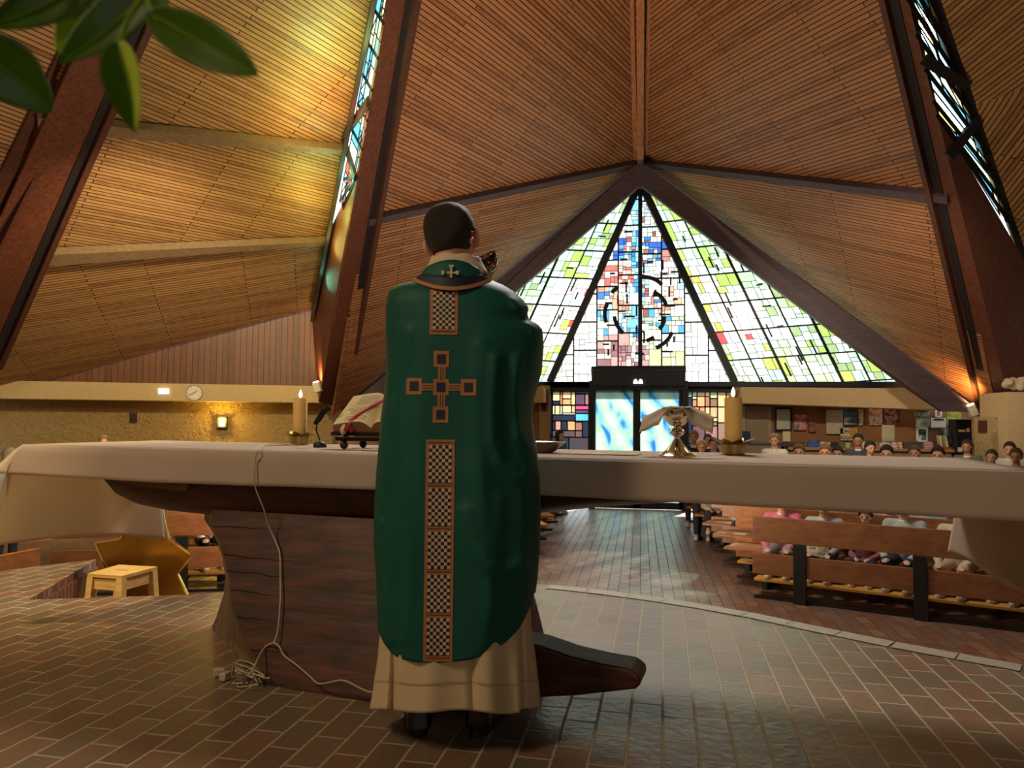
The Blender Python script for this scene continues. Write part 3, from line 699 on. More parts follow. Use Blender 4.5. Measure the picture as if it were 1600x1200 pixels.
for s in (-1,1):
    xmap=lambda a,z,s=s: V((s*((6.28-z)*KS+a),WY,z+.07*a))
    def cl(poly,s=s):
        # clip in (a,z): x=(6.28-z)*KS+a ; slope*x+z+.07a<=dz ; z+.07a>=zb
        A1=slope+.07; B1=1-slope*KS; C1=dz-slope*6.28*KS
        return clipper([(A1,B1,C1),(-.07,-1,-zb_),(-1,0,0)])(poly)
    for i in range(9):
        for j in range(-1,8):
            a0,a1=i*.52,(i+1)*.52; z0=1.78+j*.60+ (.0 if i%2 else .0); z1=z0+.60
            mosaic(mg,ml,xmap,a0,a1,z0,z1,lambda a,z,s=s:colo(s,(6.28-z)*KS+a,z+.07*a),.15,lead=.010,rnd=rnd,clip=cl,skip=.05)
            p=cl([(a0,z0),(a1,z0),(a1,z1),(a0,z1)])
            for k in range(len(p)):
                q0,q1=p[k],p[(k+1)%len(p)]
                if (abs(q0[1]-z0)<1e-6 and abs(q1[1]-z0)<1e-6) or (abs(q0[0]-a0)<1e-6 and abs(q1[0]-a0)<1e-6 and i>0):
                    th=.05 if (i%2==0 and abs(q0[0]-q1[0])<1e-6) else .028
                    P_,Q_=xmap(*q0),xmap(*q1)
                    if (P_-Q_).length>.03: mm.bar(P_-V((0,.01,0)),Q_-V((0,.01,0)),th,.04,(0,1,0))
# sprinkle of short black glass strips
for _ in range(70):
    s=rnd.choice((-1,1)); a=rnd.uniform(.1,3.5); z=rnd.uniform(2.0,5.5); x=(6.28-z)*KS+a
    if slope*x+z+.07*a<dz-.25: 
        P_=V((s*x,WY-.012,z+.07*a)); L_=rnd.uniform(.12,.3)
        if rnd.random()<.75: mm.bar(P_,P_+V((s*L_*KS,0,-L_)),.035,.02,(0,1,0))
        else: mm.bar(P_,P_+V((s*L_,0,.02)),.03,.02,(0,1,0))
for _ in range(46):
    x=rnd.uniform(-.9,.9); z=rnd.uniform(2.4,5.3)
    if abs(x)<(6.0-z)*KS:
        P_=V((x,WY-.012,z)); mm.bar(P_,P_+(V((0,0,rnd.uniform(.1,.25))) if rnd.random()<.5 else V((rnd.uniform(.1,.25),0,0))),.04,.02,(0,1,0))
mg.build('glass_panes',M['glass'],g); ml.build('lead_cames',M['lead'],g); mm.build('glazing_bars',M['dark'],g)
# heavy dark arcs of the centre light
mb=MB()
arcs=[(((1003,432),(1022,436),(1034,445))),(((1021,456),(1034,465),(1041,478))),(((1038,494),(1036,506),(1030,514))),(((1050,519),(1041,533),(1025,544))),(((1022,527),(1016,530),(1010,533))),(((960,494),(964,508),(974,521))),(((949,475),(945,488),(947,504))),(((966,449),(960,453),(956,458)))]
for ar in arcs:
    pp=[at_y(x,y,WY-.05) for x,y in ar]
    fine=[]
    for k in range(9):
        t=k/8; fine.append(pp[0]*(1-t)**2+ (pp[1]*2-(pp[0]+pp[2])*.5)*2*t*(1-t)+pp[2]*t*t)
    for p,q in zip(fine,fine[1:]): mb.bar(p,q,.085,.03,(0,1,0))
mb.build('dark_arcs',M['lead'],g)
mb=MB(); mb.box((1.75+.0,WY-.05,zb_-.045),(7.6,.18,.10)); mb.box((0,WY+.05,zb_-.12),(3.9,.10,.20)); mb.box((-3.75,WY-.05,zb_-.045),(5.6,.18,.10)); mb.build('sill_rail',M['dark'],g)
# upper gable closing outside the beams
for s in(-1,1):
    mb=MB(); mb.add([(0,16.12,6.9),(s*7.6,15.75,1.2),(s*7.6,15.75,1.0),(s*(lx+.3),16.12,1.6),(0,16.12,dz-.1)],[(0,1,2,3,4)]); o=mb.build('wall_front',M['beamx']); struct(o,'boarded strip closing the gable above the window','wall')
# ---- front wall under the window
for s in(-1,1):
    mb=MB(); x0,x1=1.92,7.5
    mb.box((s*(x0+x1)/2,WY+.15,(FZ+1.9)/2),(x1-x0,.2,1.9-FZ)); o=mb.build('wall_front',M['cork']); struct(o,'brown lined wall beside the entrance','wall')
fz=[at_y(1150,605,15.35),at_y(1415,607,15.35),at_y(1473,641,15.35),at_y(1150,630,15.35)]
fz[0].x=fz[3].x=2.0; 
for s,i,nm in((1,16,'right'),(-1,17,'left')):
    P=[p.copy() for p in fz]
    if s<0: P=[mir(p) for p in P]
    mb=MB(); mb.prism(P,(0,.7,0)); o=mb.build('trim_%d'%i,M['plaster'],bevel=.01); struct(o,'cream plaster fascia under the gable window, '+nm+' of the entrance','trim')
# roughcast jamb piers beside the leaded panels
for (a_,b_) in ((843,859),):
    pa,pb=at_y(a_,602,15.8),at_y(b_,602,15.8)
    mb=MB(); mb.box(((pa.x+pb.x)/2,15.95,(FZ+1.85)/2),(pb.x-pa.x,.3,1.85-FZ)); o=mb.build('trim_18',M['rough2']); struct(o,'roughcast jamb left of the entrance glazing','trim')
# leaded panels each side of the door
def side_panel(idx,x0,x1,z0,z1,cells,label):
    g=empty('window_%d'%idx,((x0+x1)/2,WY,z0)); struct(g,label,'window')
    mg,ml=MB(),MB(); NRM[0]=V((0,1,0))
    W_=x1-x0; H_=z1-z0
    for (u0,u1,v0,v1,c) in cells:
        P=[V((x0+W_*u,WY-.02,z1-H_*v)) for u,v in ((u0,v0),(u1,v0),(u1,v1),(u0,v1))]
        mg.add(P,[(0,1,2,3)],0,col=c)
        for k in range(4): ml.bar(P[k],P[(k+1)%4],.022,.03,(0,1,0))
    mg.build('glass_panes',M['glass'],g); ml.build('lead_cames',M['dark'],g); return g
OR=(.85,.33,.16); CR=(.85,.68,.36); BR=(.28,.15,.10); GN=(.45,.55,.35); DK=(.02,.03,.06); YL=(.8,.75,.3); BL=(.10,.45,.75); PK=(.75,.08,.25); PU=(.10,.06,.12)
pl0,pl1=at_y(859,609,WY),at_y(920,697,WY); pr0,pr1=at_y(1075,611,WY),at_y(1150,690,WY)
cl=[(0,.08,0,1,DK),(.08,.27,.02,.24,CR),(.27,.33,.02,.32,OR),(.33,.55,.02,.19,(.9,.6,.35)),(.55,.66,.02,.32,YL),(.66,1,.02,.08,(.15,.2,.25)),(.08,.27,.24,.32,DK),(.33,.55,.19,.32,OR),(.66,.9,.08,.32,PU),(.9,1,.08,.32,(.3,.15,.12)),
 (.08,.14,.33,.53,(.9,.85,.7)),(.14,.27,.33,.53,YL),(.27,.33,.33,.53,(.85,.75,.5)),(.33,.56,.33,.49,CR),(.56,.66,.33,.49,(.75,.4,.25)),(.66,1,.33,.42,PK),(.66,1,.42,.50,PU),(.66,1,.50,.66,BL),(.08,.66,.53,.66,DK),
 (.08,.15,.66,.86,DK),(.15,.30,.66,.86,(.6,.28,.2)),(.30,.46,.66,.86,DK),(.46,.66,.66,.86,OR),(.66,.84,.68,.86,(.32,.14,.10)),(.84,1,.66,1,DK),(.08,.66,.86,1,(.1,.07,.08)),(.66,.84,.86,1,(.15,.1,.1))]
side_panel(4,pl0.x,pl1.x,-.1,pl0.z,[(a,b,c*.55,d*.55,k) for a,b,c,d,k in cl]+[(0,.5,.55,1,DK),(.5,1,.55,1,(.06,.05,.06))],'leaded panel left of the door with a blue and a pink pane')
cr=[(0,.09,0,.12,(.25,.33,.25)),(0,.09,.12,1,DK),(.09,.19,0,.1,(.4,.6,.5)),(.09,.19,.1,.16,CR),(.19,.36,0,.1,(.8,.45,.28)),(.36,.46,0,.1,CR),(.46,.62,0,.14,(.55,.6,.3)),
 (.09,.19,.16,.30,(.45,.22,.12)),(.19,.36,.1,.30,(.85,.38,.22)),(.36,.46,.1,.30,(.4,.18,.12)),(.46,.62,.14,.30,(.22,.14,.10)),(.09,.24,.30,.5,(.7,.3,.18)),(.24,.36,.30,.5,(.9,.28,.12)),(.36,.46,.30,.5,(.9,.6,.3)),(.46,.62,.30,.5,(.8,.38,.22)),
 (.09,.25,.5,.58,DK),(.25,.32,.5,.58,CR),(.32,.38,.5,.58,(.8,.6,.4)),(.38,.46,.5,.58,(.2,.22,.15)),(.46,.52,.5,.58,(.9,.8,.7)),(.52,.62,.5,.58,CR),(.09,.3,.58,.66,(.3,.28,.22)),(.3,.46,.58,.66,(.75,.5,.3)),(.46,.62,.58,.66,(.2,.18,.12)),(.09,.36,.66,1,(.15,.08,.1)),(.36,.62,.66,1,(.35,.16,.2)),
 (.62,.8,0,.3,(.75,.5,.25)),(.8,1,0,.3,(.5,.3,.15)),(.62,1,.3,.6,(.8,.5,.3)),(.62,1,.6,1,(.3,.2,.15))]
side_panel(5,pr0.x,pr1.x,-.1,pr0.z,[(a/1.0,b/1.0,c*.6,d*.6,k) for a,b,c,d,k in cr]+[(0,.5,.6,1,DK),(.5,1,.6,1,(.06,.05,.06))],'leaded panel right of the door with orange panes')
mb=MB(); mb.box(((pr1.x+1.98)/2+.05,WY+.02,.6),(.25,.2,2.7)); mb.box((-1.86+.0,WY+.1,.6),(.0001,.1,2.7)); o=mb.build('trim_19',M['door_paint']); struct(o,'beige jamb right of the entrance glazing','trim')
# ---- double door
dl=at_y(921,600,15.8).x; dr=at_y(1075,600,15.8).x; zt1=at_y(1000,577,15.5).z; zg=at_y(960,607,15.8).z
door=empty('door_1',(0,15.8,FZ)); struct(door,'double glazed entrance door in a dark blue grey portal','door')
mb=MB()
mb.box(((dl+dr)/2,15.85,(zt1+zg)/2+.02),(dr-dl-.12,.5,zt1-zg-.04)); mb.box(((dl+dr)/2,WY,zt1+.03),(dr-dl-.06,.12,.14)); mb.box(((dl+dr)/2,15.85,zg+.06),(dr-dl,.35,.20))
for x in (dl+.06,dr-.06): mb.box((x,15.85,(FZ+zg)/2),(.13,.3,zg-FZ))
mb.build('door_frame',M['dark'],door,bevel=.01)
mid=at_y(995.5,640,15.8).x
M['paint_glass'],nt_,b_,out_=newmat('painted_door_glass')
def _pg():
    nt,out=nt_,out_; nt.nodes.remove(b_); L=nt.links.new
    tc=N(nt,'ShaderNodeTexCoord'); mp=N(nt,'ShaderNodeMapping'); mp.inputs['Scale'].default_value=(1.3,1,1.0); mp.inputs['Rotation'].default_value=(0,.5,0); L(tc.outputs['Object'],mp.inputs[0])
    nz=N(nt,'ShaderNodeTexNoise'); nz.inputs['Scale'].default_value=1.3; nz.inputs['Detail'].default_value=3; nz.inputs['Distortion'].default_value=2.6; L(mp.outputs[0],nz.inputs['Vector'])
    wv=N(nt,'ShaderNodeTexWave'); wv.inputs['Scale'].default_value=.55; wv.inputs['Distortion'].default_value=9; wv.inputs['Detail'].default_value=2; wv.inputs['Detail Scale'].default_value=.8; L(mp.outputs[0],wv.inputs['Vector'])
    rp=N(nt,'ShaderNodeValToRGB'); es=rp.color_ramp.elements; es[0].position=.0; es[0].color=(.12,.42,.72,1); es[1].position=1; es[1].color=(.85,.95,.95,1)
    q=es.new(.42); q.color=(.20,.50,.85,1); q=es.new(.55); q.color=(.55,.84,.95,1); q=es.new(.72); q.color=(.74,.92,.80,1)
    ml_=N(nt,'ShaderNodeMath',operation='MULTIPLY_ADD'); L(wv.outputs[1],ml_.inputs[0]); ml_.inputs[1].default_value=.42; L(nz.outputs[0],ml_.inputs[2]); L(ml_.outputs[0],rp.inputs[0])
    for q_ in es: q_.color=tuple(v*.56 for v in q_.color[:3])+(1,)
    tr=N(nt,'ShaderNodeBsdfTransparent'); tl=N(nt,'ShaderNodeBsdfTranslucent'); L(rp.outputs[0],tr.inputs[0]); L(rp.outputs[0],tl.inputs[0])
    mx=N(nt,'ShaderNodeMixShader'); mx.inputs[0].default_value=.45; L(tr.outputs[0],mx.inputs[1]); L(tl.outputs[0],mx.inputs[2]); L(mx.outputs[0],out.inputs[0])
_pg()
for k,(x0,x1) in enumerate(((dl+.12,mid-.0),(mid+.0,dr-.12))):
    lf=MB(); t=.075; y=15.8
    gx0=at_y(931,640,y).x if k==0 else at_y(1000.5,640,y).x; gx1=at_y(989.5,640,y).x if k==0 else at_y(1061,640,y).x
    lf.box(((x0+gx0)/2,y,(FZ+zg)/2+.02),(gx0-x0,.05,zg-FZ)); lf.box(((x1+gx1)/2,y,(FZ+zg)/2+.02),(x1-gx1,.05,zg-FZ)); lf.box(((x0+x1)/2,y,FZ+.08),(x1-x0,.05,.14)); lf.box(((x0+x1)/2,y,zg+.01),(x1-x0,.05,.04))
    L_=lf.build('door_leaf',M['dark'],door)
    gm=MB(); gm.box(((gx0+gx1)/2,y,(FZ+.15+zg)/2),(gx1-gx0,.012,zg-FZ-.15)); gm.build('glass_pane',M['paint_glass'],L_)
h0=at_y(1001,668,15.7); mb=MB(); mb.tube([h0+V((0,.1,.12)),h0+V((0,0,.12)),h0+V((0,0,-.12)),h0+V((0,.1,-.12))],.012); mb.build('door_handle',M['lead'],door)
M['lampw']=emit('small_white_lamp',(1,1,1),3)
for x in (993,1001):
    p=at_y(x,596,15.55); mb=MB(); mb.lathe([(0,.05),(.02,.04),(.04,0),(.045,-.04),(0,-.045)],p,12); tag(mb.build('small_lamp',M['lampw'],smooth=True),'small white lamp above the entrance door, %s of the pair'%('left' if x<997 else 'right'),'lamp')

# added coloured point lamps imitating light from sunlit panes on the boards
pnn=(GL-FLT).cross(PLx-FLT).normalized(); pnn=pnn if pnn.z>0 else -pnn
for px,py,c,e in ((505,95,(.55,1,.35),26),(545,40,(.7,1,.3),18),(522,150,(1,.16,.06),14),(470,180,(1,.75,.15),22),(505,245,(.35,1,.5),14),(480,300,(1,.85,.15),22),(495,345,(1,.8,.2),10),(500,400,(.3,1,.6),9)):
    lamp('POINT','slot_colour_fill',at_plane(px,py,FLT,pnn)-pnn*.55,e,c,.30)
# ================================================================= THE ALTAR
AL=math.radians(-9.0); AU=V((math.cos(AL),math.sin(AL),0)); AV=V((-math.sin(AL),math.cos(AL),0)); AO=V((-3.15,3.33,0)); AH=.95
ALEN,AWID=4.46,.88
def alt(u,v,z=0): return AO+AU*u+AV*v+V((0,0,z))
def on_v(px,py,v): return at_plane(px,py,alt(0,v),AV)
def uvz(p): q=V(p)-AO; return q.dot(AU),q.dot(AV),q.z
wl=M['linen']
# --- tablecloth
def cloth():
    mb=MB()
    def edge(x,amp=1):   # gentle waviness of hanging cloth
        return .006*amp*math.sin(x*5.1)+.004*amp*math.sin(x*11.3+1)
    def top(s,t): 
        return alt(s*ALEN,t*AWID,AH+.0015*noise.noise(V((s*9,t*5,0))))
    mb.grid(top,60,14)
    # front drop, flaring outwards round the left corner
    def front(s,t):
        u=s*ALEN; d=t*(.152+.008*math.sin(u*1.7))+0
        fl=max(0,1-u/.34)
        p=alt(u-t*.20*fl**1.5,-.012*math.sin(min(1,t*4)*math.pi/2)-t*.012+edge(u)*t,AH-d+ (.0)); return p
    mb.grid(front,160,8)
    def back(s,t):
        u=s*ALEN; return alt(u,AWID+.012*math.sin(min(1,t*4)*math.pi/2)+t*.01+edge(u+3)*t,AH-t*.16)
    mb.grid(back,120,6)
    def left(s,t):
        v=s*AWID; sw=(math.sin(s*math.pi*2.6+.5)*.055*t+math.sin(s*math.pi*6)*.012*t)*(1-s*s)
        d=t*(.55+.07*s-.05*math.sin(s*math.pi)); k=min(1,t*5)
        return alt(-.03*k*(1-s)-t*.16*(1-s)-sw+.07*t*s*s, -.02*(1-s)*k+v*(1)+t*.05*(s-.3), AH-d-(.0))
    mb.grid(left,50,26)
    def right(s,t):
        v=s*AWID; d=t*(.44+.03*math.cos(s*3)); k=min(1,t*5)
        return alt(ALEN+.02*k*(1-s)+t*.10*(1-s)-t*.07*s+math.sin(s*9)*.03*t*(1-s), v+t*.03*(s-.2), AH-d)
    mb.grid(right,50,22)
    o=mb.build('tablecloth',wl,smooth=True,loc=alt(ALEN/2,AWID/2,AH),solid=.003)
    return tag(o,'white linen altar cloth hanging over the wooden altar','tablecloth')
cloth()
# --- altar body
wdk=M['altar']=wood('dark_altar_timber',srgb(46,20,10),srgb(98,48,24),.55,axis=0,scale=.8,bump=.2)
wdk2=M['altar_lit_side']=wood('altar_timber_lit_side',srgb(92,72,52),srgb(132,108,80),.6,axis=2,scale=.8,bump=.3)  # light on the left side face put into a paler timber colour
al=empty('altar',alt(1.6,.45,0),'massive dark timber altar with a boat shaped top and spreading base','altar')
def prof(pts,v): return [ (uvz(on_v(x,y,v))[0],uvz(on_v(x,y,v))[2]) for x,y in pts ]
# underside of the slab measured on its front face
under=prof([(133,742),(140,762),(158,783),(190,797),(240,806),(300,812),(400,819),(590,822),(700,820),(845,808),(920,800),(1040,792),(1120,788),(1250,787),(1340,787),(1400,792),(1450,802),(1500,812),(1545,815),(1580,808),(1640,790)],.06)
def slab_under(u):
    if u<=under[0][0]: return AH-.10
    for (a,za),(b,zb_) in zip(under,under[1:]):
        if a<=u<=b: return za+(zb_-za)*(u-a)/(b-a)
    return AH-.08
umin=under[0][0]; umax=min(under[-1][0],ALEN-.03)
mb=MB()
def slab(s,t):
    u=umin+(umax-umin)*s; zb0=min(slab_under(u),AH-.06); a=t*2*math.pi
    cc_=math.cos(a); v=.5-.44*(abs(cc_)**.38)*(1 if cc_>0 else -1)*(1-.18*(abs(s-.5)*2)**8)
    f=math.sin(a)
    if f>=0: z=AH-.004-(1-min(1,f*6))*.02
    else: z=AH-.02-(AH-.02-zb0)*min(1,(-f)**.45)
    # hollow under the middle of the width
    return alt(u,v*AWID,z)
mb.grid(slab,110,48,wrap=False)
for k,s in((0,0),(1,1)):
    mb.add([slab(s,t/24) for t in range(24)],[tuple(range(24))])
mb.build('altar_top',wdk,al,smooth=True)
# long rounded timber along the upper front (the lighter leaf behind the drop)
mb=MB(); pf=prof([(150,742),(180,752),(230,762),(290,768),(300,742)],.035)
mb.prism([alt(u,.035,z) for u,z in pf],AV*.06); mb.build('inlaid_timber',wood('inlaid_timber',srgb(96,62,40),srgb(140,92,60),.5,axis=0),al)
# base: front profile and farther rear profile
fv,bv=-.10,.72
FP=[(334,812),(352,850),(366,900),(371,950),(392,1000),(418,1052),(430,1062),(500,1078),(592,1090),(700,1095),(790,1094),(845,1090),(900,1088),(960,1082),(996,1074),(1000,1058),(985,1046),(940,1038),(890,1026),(845,1012),(800,985),(770,940),(755,880),(750,816)]
def frontv(px,py):   # the base leans out towards the viewer at its foot
    return .10-.30*max(0,min(1,(py-812)/270))**1.0
front=[]
for x,y in FP:
    v=frontv(x,y); front.append(uvz(on_v(x,y,v)))
zmin=0.0
front=[(u,v,max(.004,z)) for u,v,z in front]
BP=[(315,812),(330,836),(343,870),(348,905),(345,930),(334,965),(318,1000),(303,1030)]
left=[uvz(on_v(x,y,.38)) for x,y in BP]
front_pts=[alt(*p) for p in front]
nf=len(front_pts)
# rear profile: the same outline pulled in and carried back
rear_pts=[alt(u*.93+.12 if i>5 else u+.05, .80, z) for i,(u,v,z) in enumerate(front)]
mid_pts=[]
mb=MB()
# block strakes: horizontal timbers following the front face, slightly uneven
def interp_edge(tab,z):
    tab=sorted(tab,key=lambda p:p[2])
    if z<=tab[0][2]: return tab[0]
    for a,b in zip(tab,tab[1:]):
        if a[2]<=z<=b[2]:
            t=(z-a[2])/(b[2]-a[2]+1e-9); return tuple(a[i]+(b[i]-a[i])*t for i in range(3))
    return tab[-1]
Lf=[front[i] for i in range(0,6)]
Rf=[uvz(on_v(x,y,frontv(x,y))) for x,y in ((790,1094),(786,1040),(780,985),(768,920),(755,870),(750,816))]
Rf=[(a,b,max(.004,c)) for a,b,c in Rf]
Rb=[(u-.12,.80,z) for u,v,z in Rf]
def base(s,t):
    # s: round the body 0..1 front-left -> front-right -> back-right -> back-left -> (far left edge) ; t: height
    z=.004+(.66-.004)*t
    fl=interp_edge(Lf,z); fr=interp_edge(Rf,z); lb=interp_edge(left,z)
    vf=.10-.30*(1-t)
    pts=[(fl[0],vf),(fl[0]*.5+fr[0]*.5,vf-.01),(fr[0],vf),(fr[0]-.03,.45),(fr[0]-.16,.80),(fl[0]*.5+fr[0]*.5,.84),(lb[0]+.16,.80),(lb[0],.40)]
    n=len(pts); x=s*n; i=int(x)%n; f=x-int(x)
    a,b=pts[i],pts[(i+1)%n]
    u=a[0]+(b[0]-a[0])*f; v=a[1]+(b[1]-a[1])*f
    if i in(0,1): # strake relief
        k=(t*7.3)%1; v+=-.002*(1-abs(2*k-1))**.3+.0025*noise.noise(V((u*2,z*6,0)))
    return alt(u,v,z)
def mf(i,j): return 1 if i>=84 else 0
mb.grid(base,96,60,wrap=True,mfn=mf)
mb.add([base(k/96,0) for k in range(96)],[tuple(range(96))[::-1]]); mb.add([base(k/96,1) for k in range(96)],[tuple(range(96))])
mb.build('altar_base',[wdk,wdk2],al,smooth=False)
# spreading root on the right
mb=MB(); rp=[(740,985),(845,1010),(890,1026),(940,1038),(985,1046),(1000,1058),(1000,1072),(992,1078),(900,1088),(740,1096)]
P=[alt(*[q if k<2 else max(.006,q) for k,q in enumerate(uvz(on_v(x,y,-.12)))]) for x,y in rp]
mb.prism(P,AV*.16); mb.build('altar_foot',[wdk],al,bevel=.012)
# dark joints between strakes
rj=random.Random(5)
def fz_(t): return interp_edge(Lf,.004+.656*t)[0],interp_edge(Rf,.004+.656*t)[0]
for t in (.17,.33,.49,.62,.72,.90):
    a,b=fz_(t); prev=None; mb=MB()
    for k in range(31):
        u=a+(b-a)*k/30; z=.004+.656*t+.010*math.sin(u*3+t*9)+.004*rj.uniform(-1,1); v=.10-.30*(1-z/.66)-.005
        p=alt(u,v,z)
        if prev is not None: mb.bar(prev,p,.0035,.003,AV)
        prev=p
    mb.build('plank_joint',M['gap'],al)
for (x,y) in ((345,824),(380,826),(433,824),(490,824),(533,830)):
    p=on_v(x,y,.085-.005); mb=MB(); mb.lathe([(0,0),(.009,.001),(.009,.01)],alt(uvz(p)[0],.09,uvz(p)[2]),10,ax=Matrix.Rotation(math.pi/2,3,'X')); mb.build('wooden_peg',M['gap'],al)
# --- white cable with plugs
cab=M['cable']=plain('white_cable',srgb(196,176,150),.5)
def vlist(pts,v): return [on_v(x,y,v) for x,y in pts]
pth=[(467,697,.35),(440,693,.3),(415,695,.12),(404,703,-.025),(398,722,-.030),(397,745,-.040),(400,765,-.028),(412,795,-.01),(420,822,.015),(430,845,.015),(437,865,.0),(438,900,-.04),(438,940,-.09),(434,985,-.14),(428,1004,-.17)]
pth2=[(428,1004,-.17),(436,1010,-.18),(444,1024,-.195),(462,1038,-.21),(482,1055,-.225),(497,1068,-.24),(515,1066,-.26),(532,1063,-.28),(545,1066,-.32),(562,1075,-.36),(584,1082,-.42),(640,1082,-.45)]
def path3(pp,r=.0035):
    q=[on_v(x,y,v) for x,y,v in pp]; out=[]
    for i in range(len(q)-1):
        p0=q[max(i-1,0)];p1=q[i];p2=q[i+1];p3=q[min(i+2,len(q)-1)]
        for k in range(6):
            t=k/6; out.append(.5*((2*p1)+(-p0+p2)*t+(2*p0-5*p1+4*p2-p3)*t*t+(-p0+3*p1-3*p2+p3)*t**3))
    out.append(q[-1])
    for i in range(len(out)):
        out[i].z=max(out[i].z,.006)
    return out
P1=path3(pth)
for p in P1[:16]: p.z=max(p.z,AH+.008)
mb=MB(); mb.tube(P1,.0032,6); mb.tube(path3(pth2),.0032,6)
br=[(428,1004,-.17),(415,1010,-.15),(405,1025,-.2),(398,1040,-.24),(388,1056,-.26)]
mb.tube(path3(br),.0032,6)
rc=random.Random(2)
for k in range(9):
    x0,y0=348+rc.uniform(-10,30),1045+rc.uniform(-6,8)
    pp=[at_z(x0+rc.uniform(-6,50),y0+rc.uniform(-10,22),rc.choice((.005,.012,.035))) for _ in range(5)]
    fine=[]
    for a_ in range(4):
        p0=pp[max(a_-1,0)];p1=pp[a_];p2=pp[a_+1];p3=pp[min(a_+2,4)]
        for b_ in range(6):
            t=b_/6; fine.append(.5*((2*p1)+(-p0+p2)*t+(2*p0-5*p1+4*p2-p3)*t*t+(-p0+3*p1-3*p2+p3)*t**3))
    for v_ in fine: v_.z=max(v_.z,.005)
    mb.tube(fine,.0028,6)
co=mb.build('cable',cab,loc=at_z(380,1060,0)); tag(co,'thin white cable running down the altar front to a tangle on the floor','cable')
for k,(x,y) in enumerate(((343,1050),(352,1056))):
    p=at_z(x,y,.02); mb=MB(); mb.box(p,(.045,.03,.03),Matrix.Rotation(.5+k,3,'Z')); o=mb.build('plug_block',cab,loc=p,bevel=.004); tag(o,('leftmost white plug of the cable tangle at the altar foot','white plug lying right beside the leftmost plug of the tangle')[k],'plug')

# ================================================================= THINGS ON THE ALTAR
brass=M['brass']=plain('old_brass',srgb(190,160,96),.3,1,noise_amt=.15,scale=20)
silver=M['silver']=plain('polished_silver',srgb(214,200,178),.14,1,noise_amt=.05)
def candle(px,py,v,label,tilt=0,two=False):
    u,_,_=uvz(on_v(px,py,v)); b=alt(u,v,AH+.004)
    g=empty('altar_candle',b,label,'candle')
    h=.205; r=.0385
    mb=MB(); mb.lathe([(0,.0),(.052,0),(.052,.045),(.046,.05),(0,.05)],b,32); mb.build('holder_ring',M['brass'],g,smooth=True)
    mb=MB()
    for k in range(8):
        a=k*math.pi/4+.2; R=Matrix.Rotation(a,3,'Z')
        P=[R@V(p)+b for p in ((.035,-.03,.048),(.055,-.034,.050),(.100,0,.070),(.055,.034,.050),(.035,.03,.048))]
        mb.prism(P,(0,0,.003))
    mb.build('petal_tray',M['brass'],g)
    mb=MB(); mb.lathe([(0,.05),(r,.05),(r,.05+h*.5),(r*1.01,.05+h-.004),(r*.96,.05+h),(r*.75,.05+h-.006),(0,.05+h-.012)],b,36)
    mb.build('wax_pillar',M['wax'],g,smooth=True)
    mb=MB(); mb.tube([b+V((0,0,.05+h-.012)),b+V((0,0,.05+h+.006))],.0015,6); mb.build('wick',M['gap'],g)
    mb=MB(); fb=b+V((0,0,.05+h+.004)); mb.lathe([(0,0),(.006,.005),(.009,.014),(.007,.026),(.003,.038),(0,.045)],fb,14); mb.build('flame',M['flame'],g,smooth=True)
    lamp('POINT','candle_light',fb+V((0,0,.03)),1.6,(1,.6,.25),.012)
    return g
M['wax']=plain('honey_wax',srgb(248,206,124),.45,noise_amt=.04,trans=.6)
M['flame']=emit('flame_glow',(1,.72,.30),14)
candle(468,690,.70,'lit yellow pillar candle left of the open missal')
candle(1146,700,.70,'lit yellow pillar candle right of the chalice')
# chalice
cu,_,_=uvz(on_v(1058,690,.40)); cb=alt(cu,.40,AH+.003)
ch=empty('chalice',cb,'polished silver chalice with a folded cloth laid over its bowl','chalice')
k_=.96
mb=MB(); mb.lathe([(0,0),(.082,0),(.082,.004),(.070,.010),(.046,.026),(.026,.052),(.014,.072),(.0,.074)],cb,48); mb.build('foot',silver,ch,smooth=True)
mb=MB(); mb.lathe([(0,.070),(.012,.070),(.013,.082),(.026,.090),(.032,.102),(.026,.114),(.013,.120),(.014,.128),(0,.128)],cb,40); mb.build('knop',silver,ch,smooth=True)
mb=MB(); mb.lathe([(0,.122),(.014,.124),(.034,.134),(.052,.155),(.060,.180),(.062,.205),(.060,.205),(.057,.180),(.048,.158),(.03,.140),(0,.132)],cb,48); mb.build('bowl',silver,ch,smooth=True)
mb=MB()
def pur(s,t):   # folded purificator draped across the bowl, ends sagging both sides
    x=(s-.5)*.30; y=(t-.5)*.13
    z=.209-max(0,abs(x)-.05)*.50-max(0,-y+.01)*(.9*min(1,max(0,abs(x)-.03)*25))+.006*math.cos(t*6.3)*min(1,abs(x)*9)+.006*noise.noise(V((x*30,y*30,1)))
    z-=.5*max(0,abs(y)-.03)*max(0,1-abs(x)/.08)
    return cb+AU*x+AV*y+V((0,0,z))
mb.grid(pur,30,12); o=mb.build('altar_napkin',wl,smooth=True,loc=cb+V((0,0,.21)),solid=.004); tag(o,'folded white cloth draped over the chalice bowl','cloth')
# bowl beside the celebrant
bu,_,_=uvz(on_v(852,692,.45)); bb=alt(bu,.45,AH+.002)
mb=MB(); mb.lathe([(0,0),(.032,0),(.045,.006),(.085,.040),(.092,.050),(.087,.050),(.075,.040),(.035,.012),(0,.01)],bb,40)
o=mb.build('paten_bowl',plain('pewter_bowl',srgb(150,138,120),.3,.8),smooth=True,loc=bb); tag(o,'wide grey metal bowl on the cloth at the right sleeve of the priest','bowl')
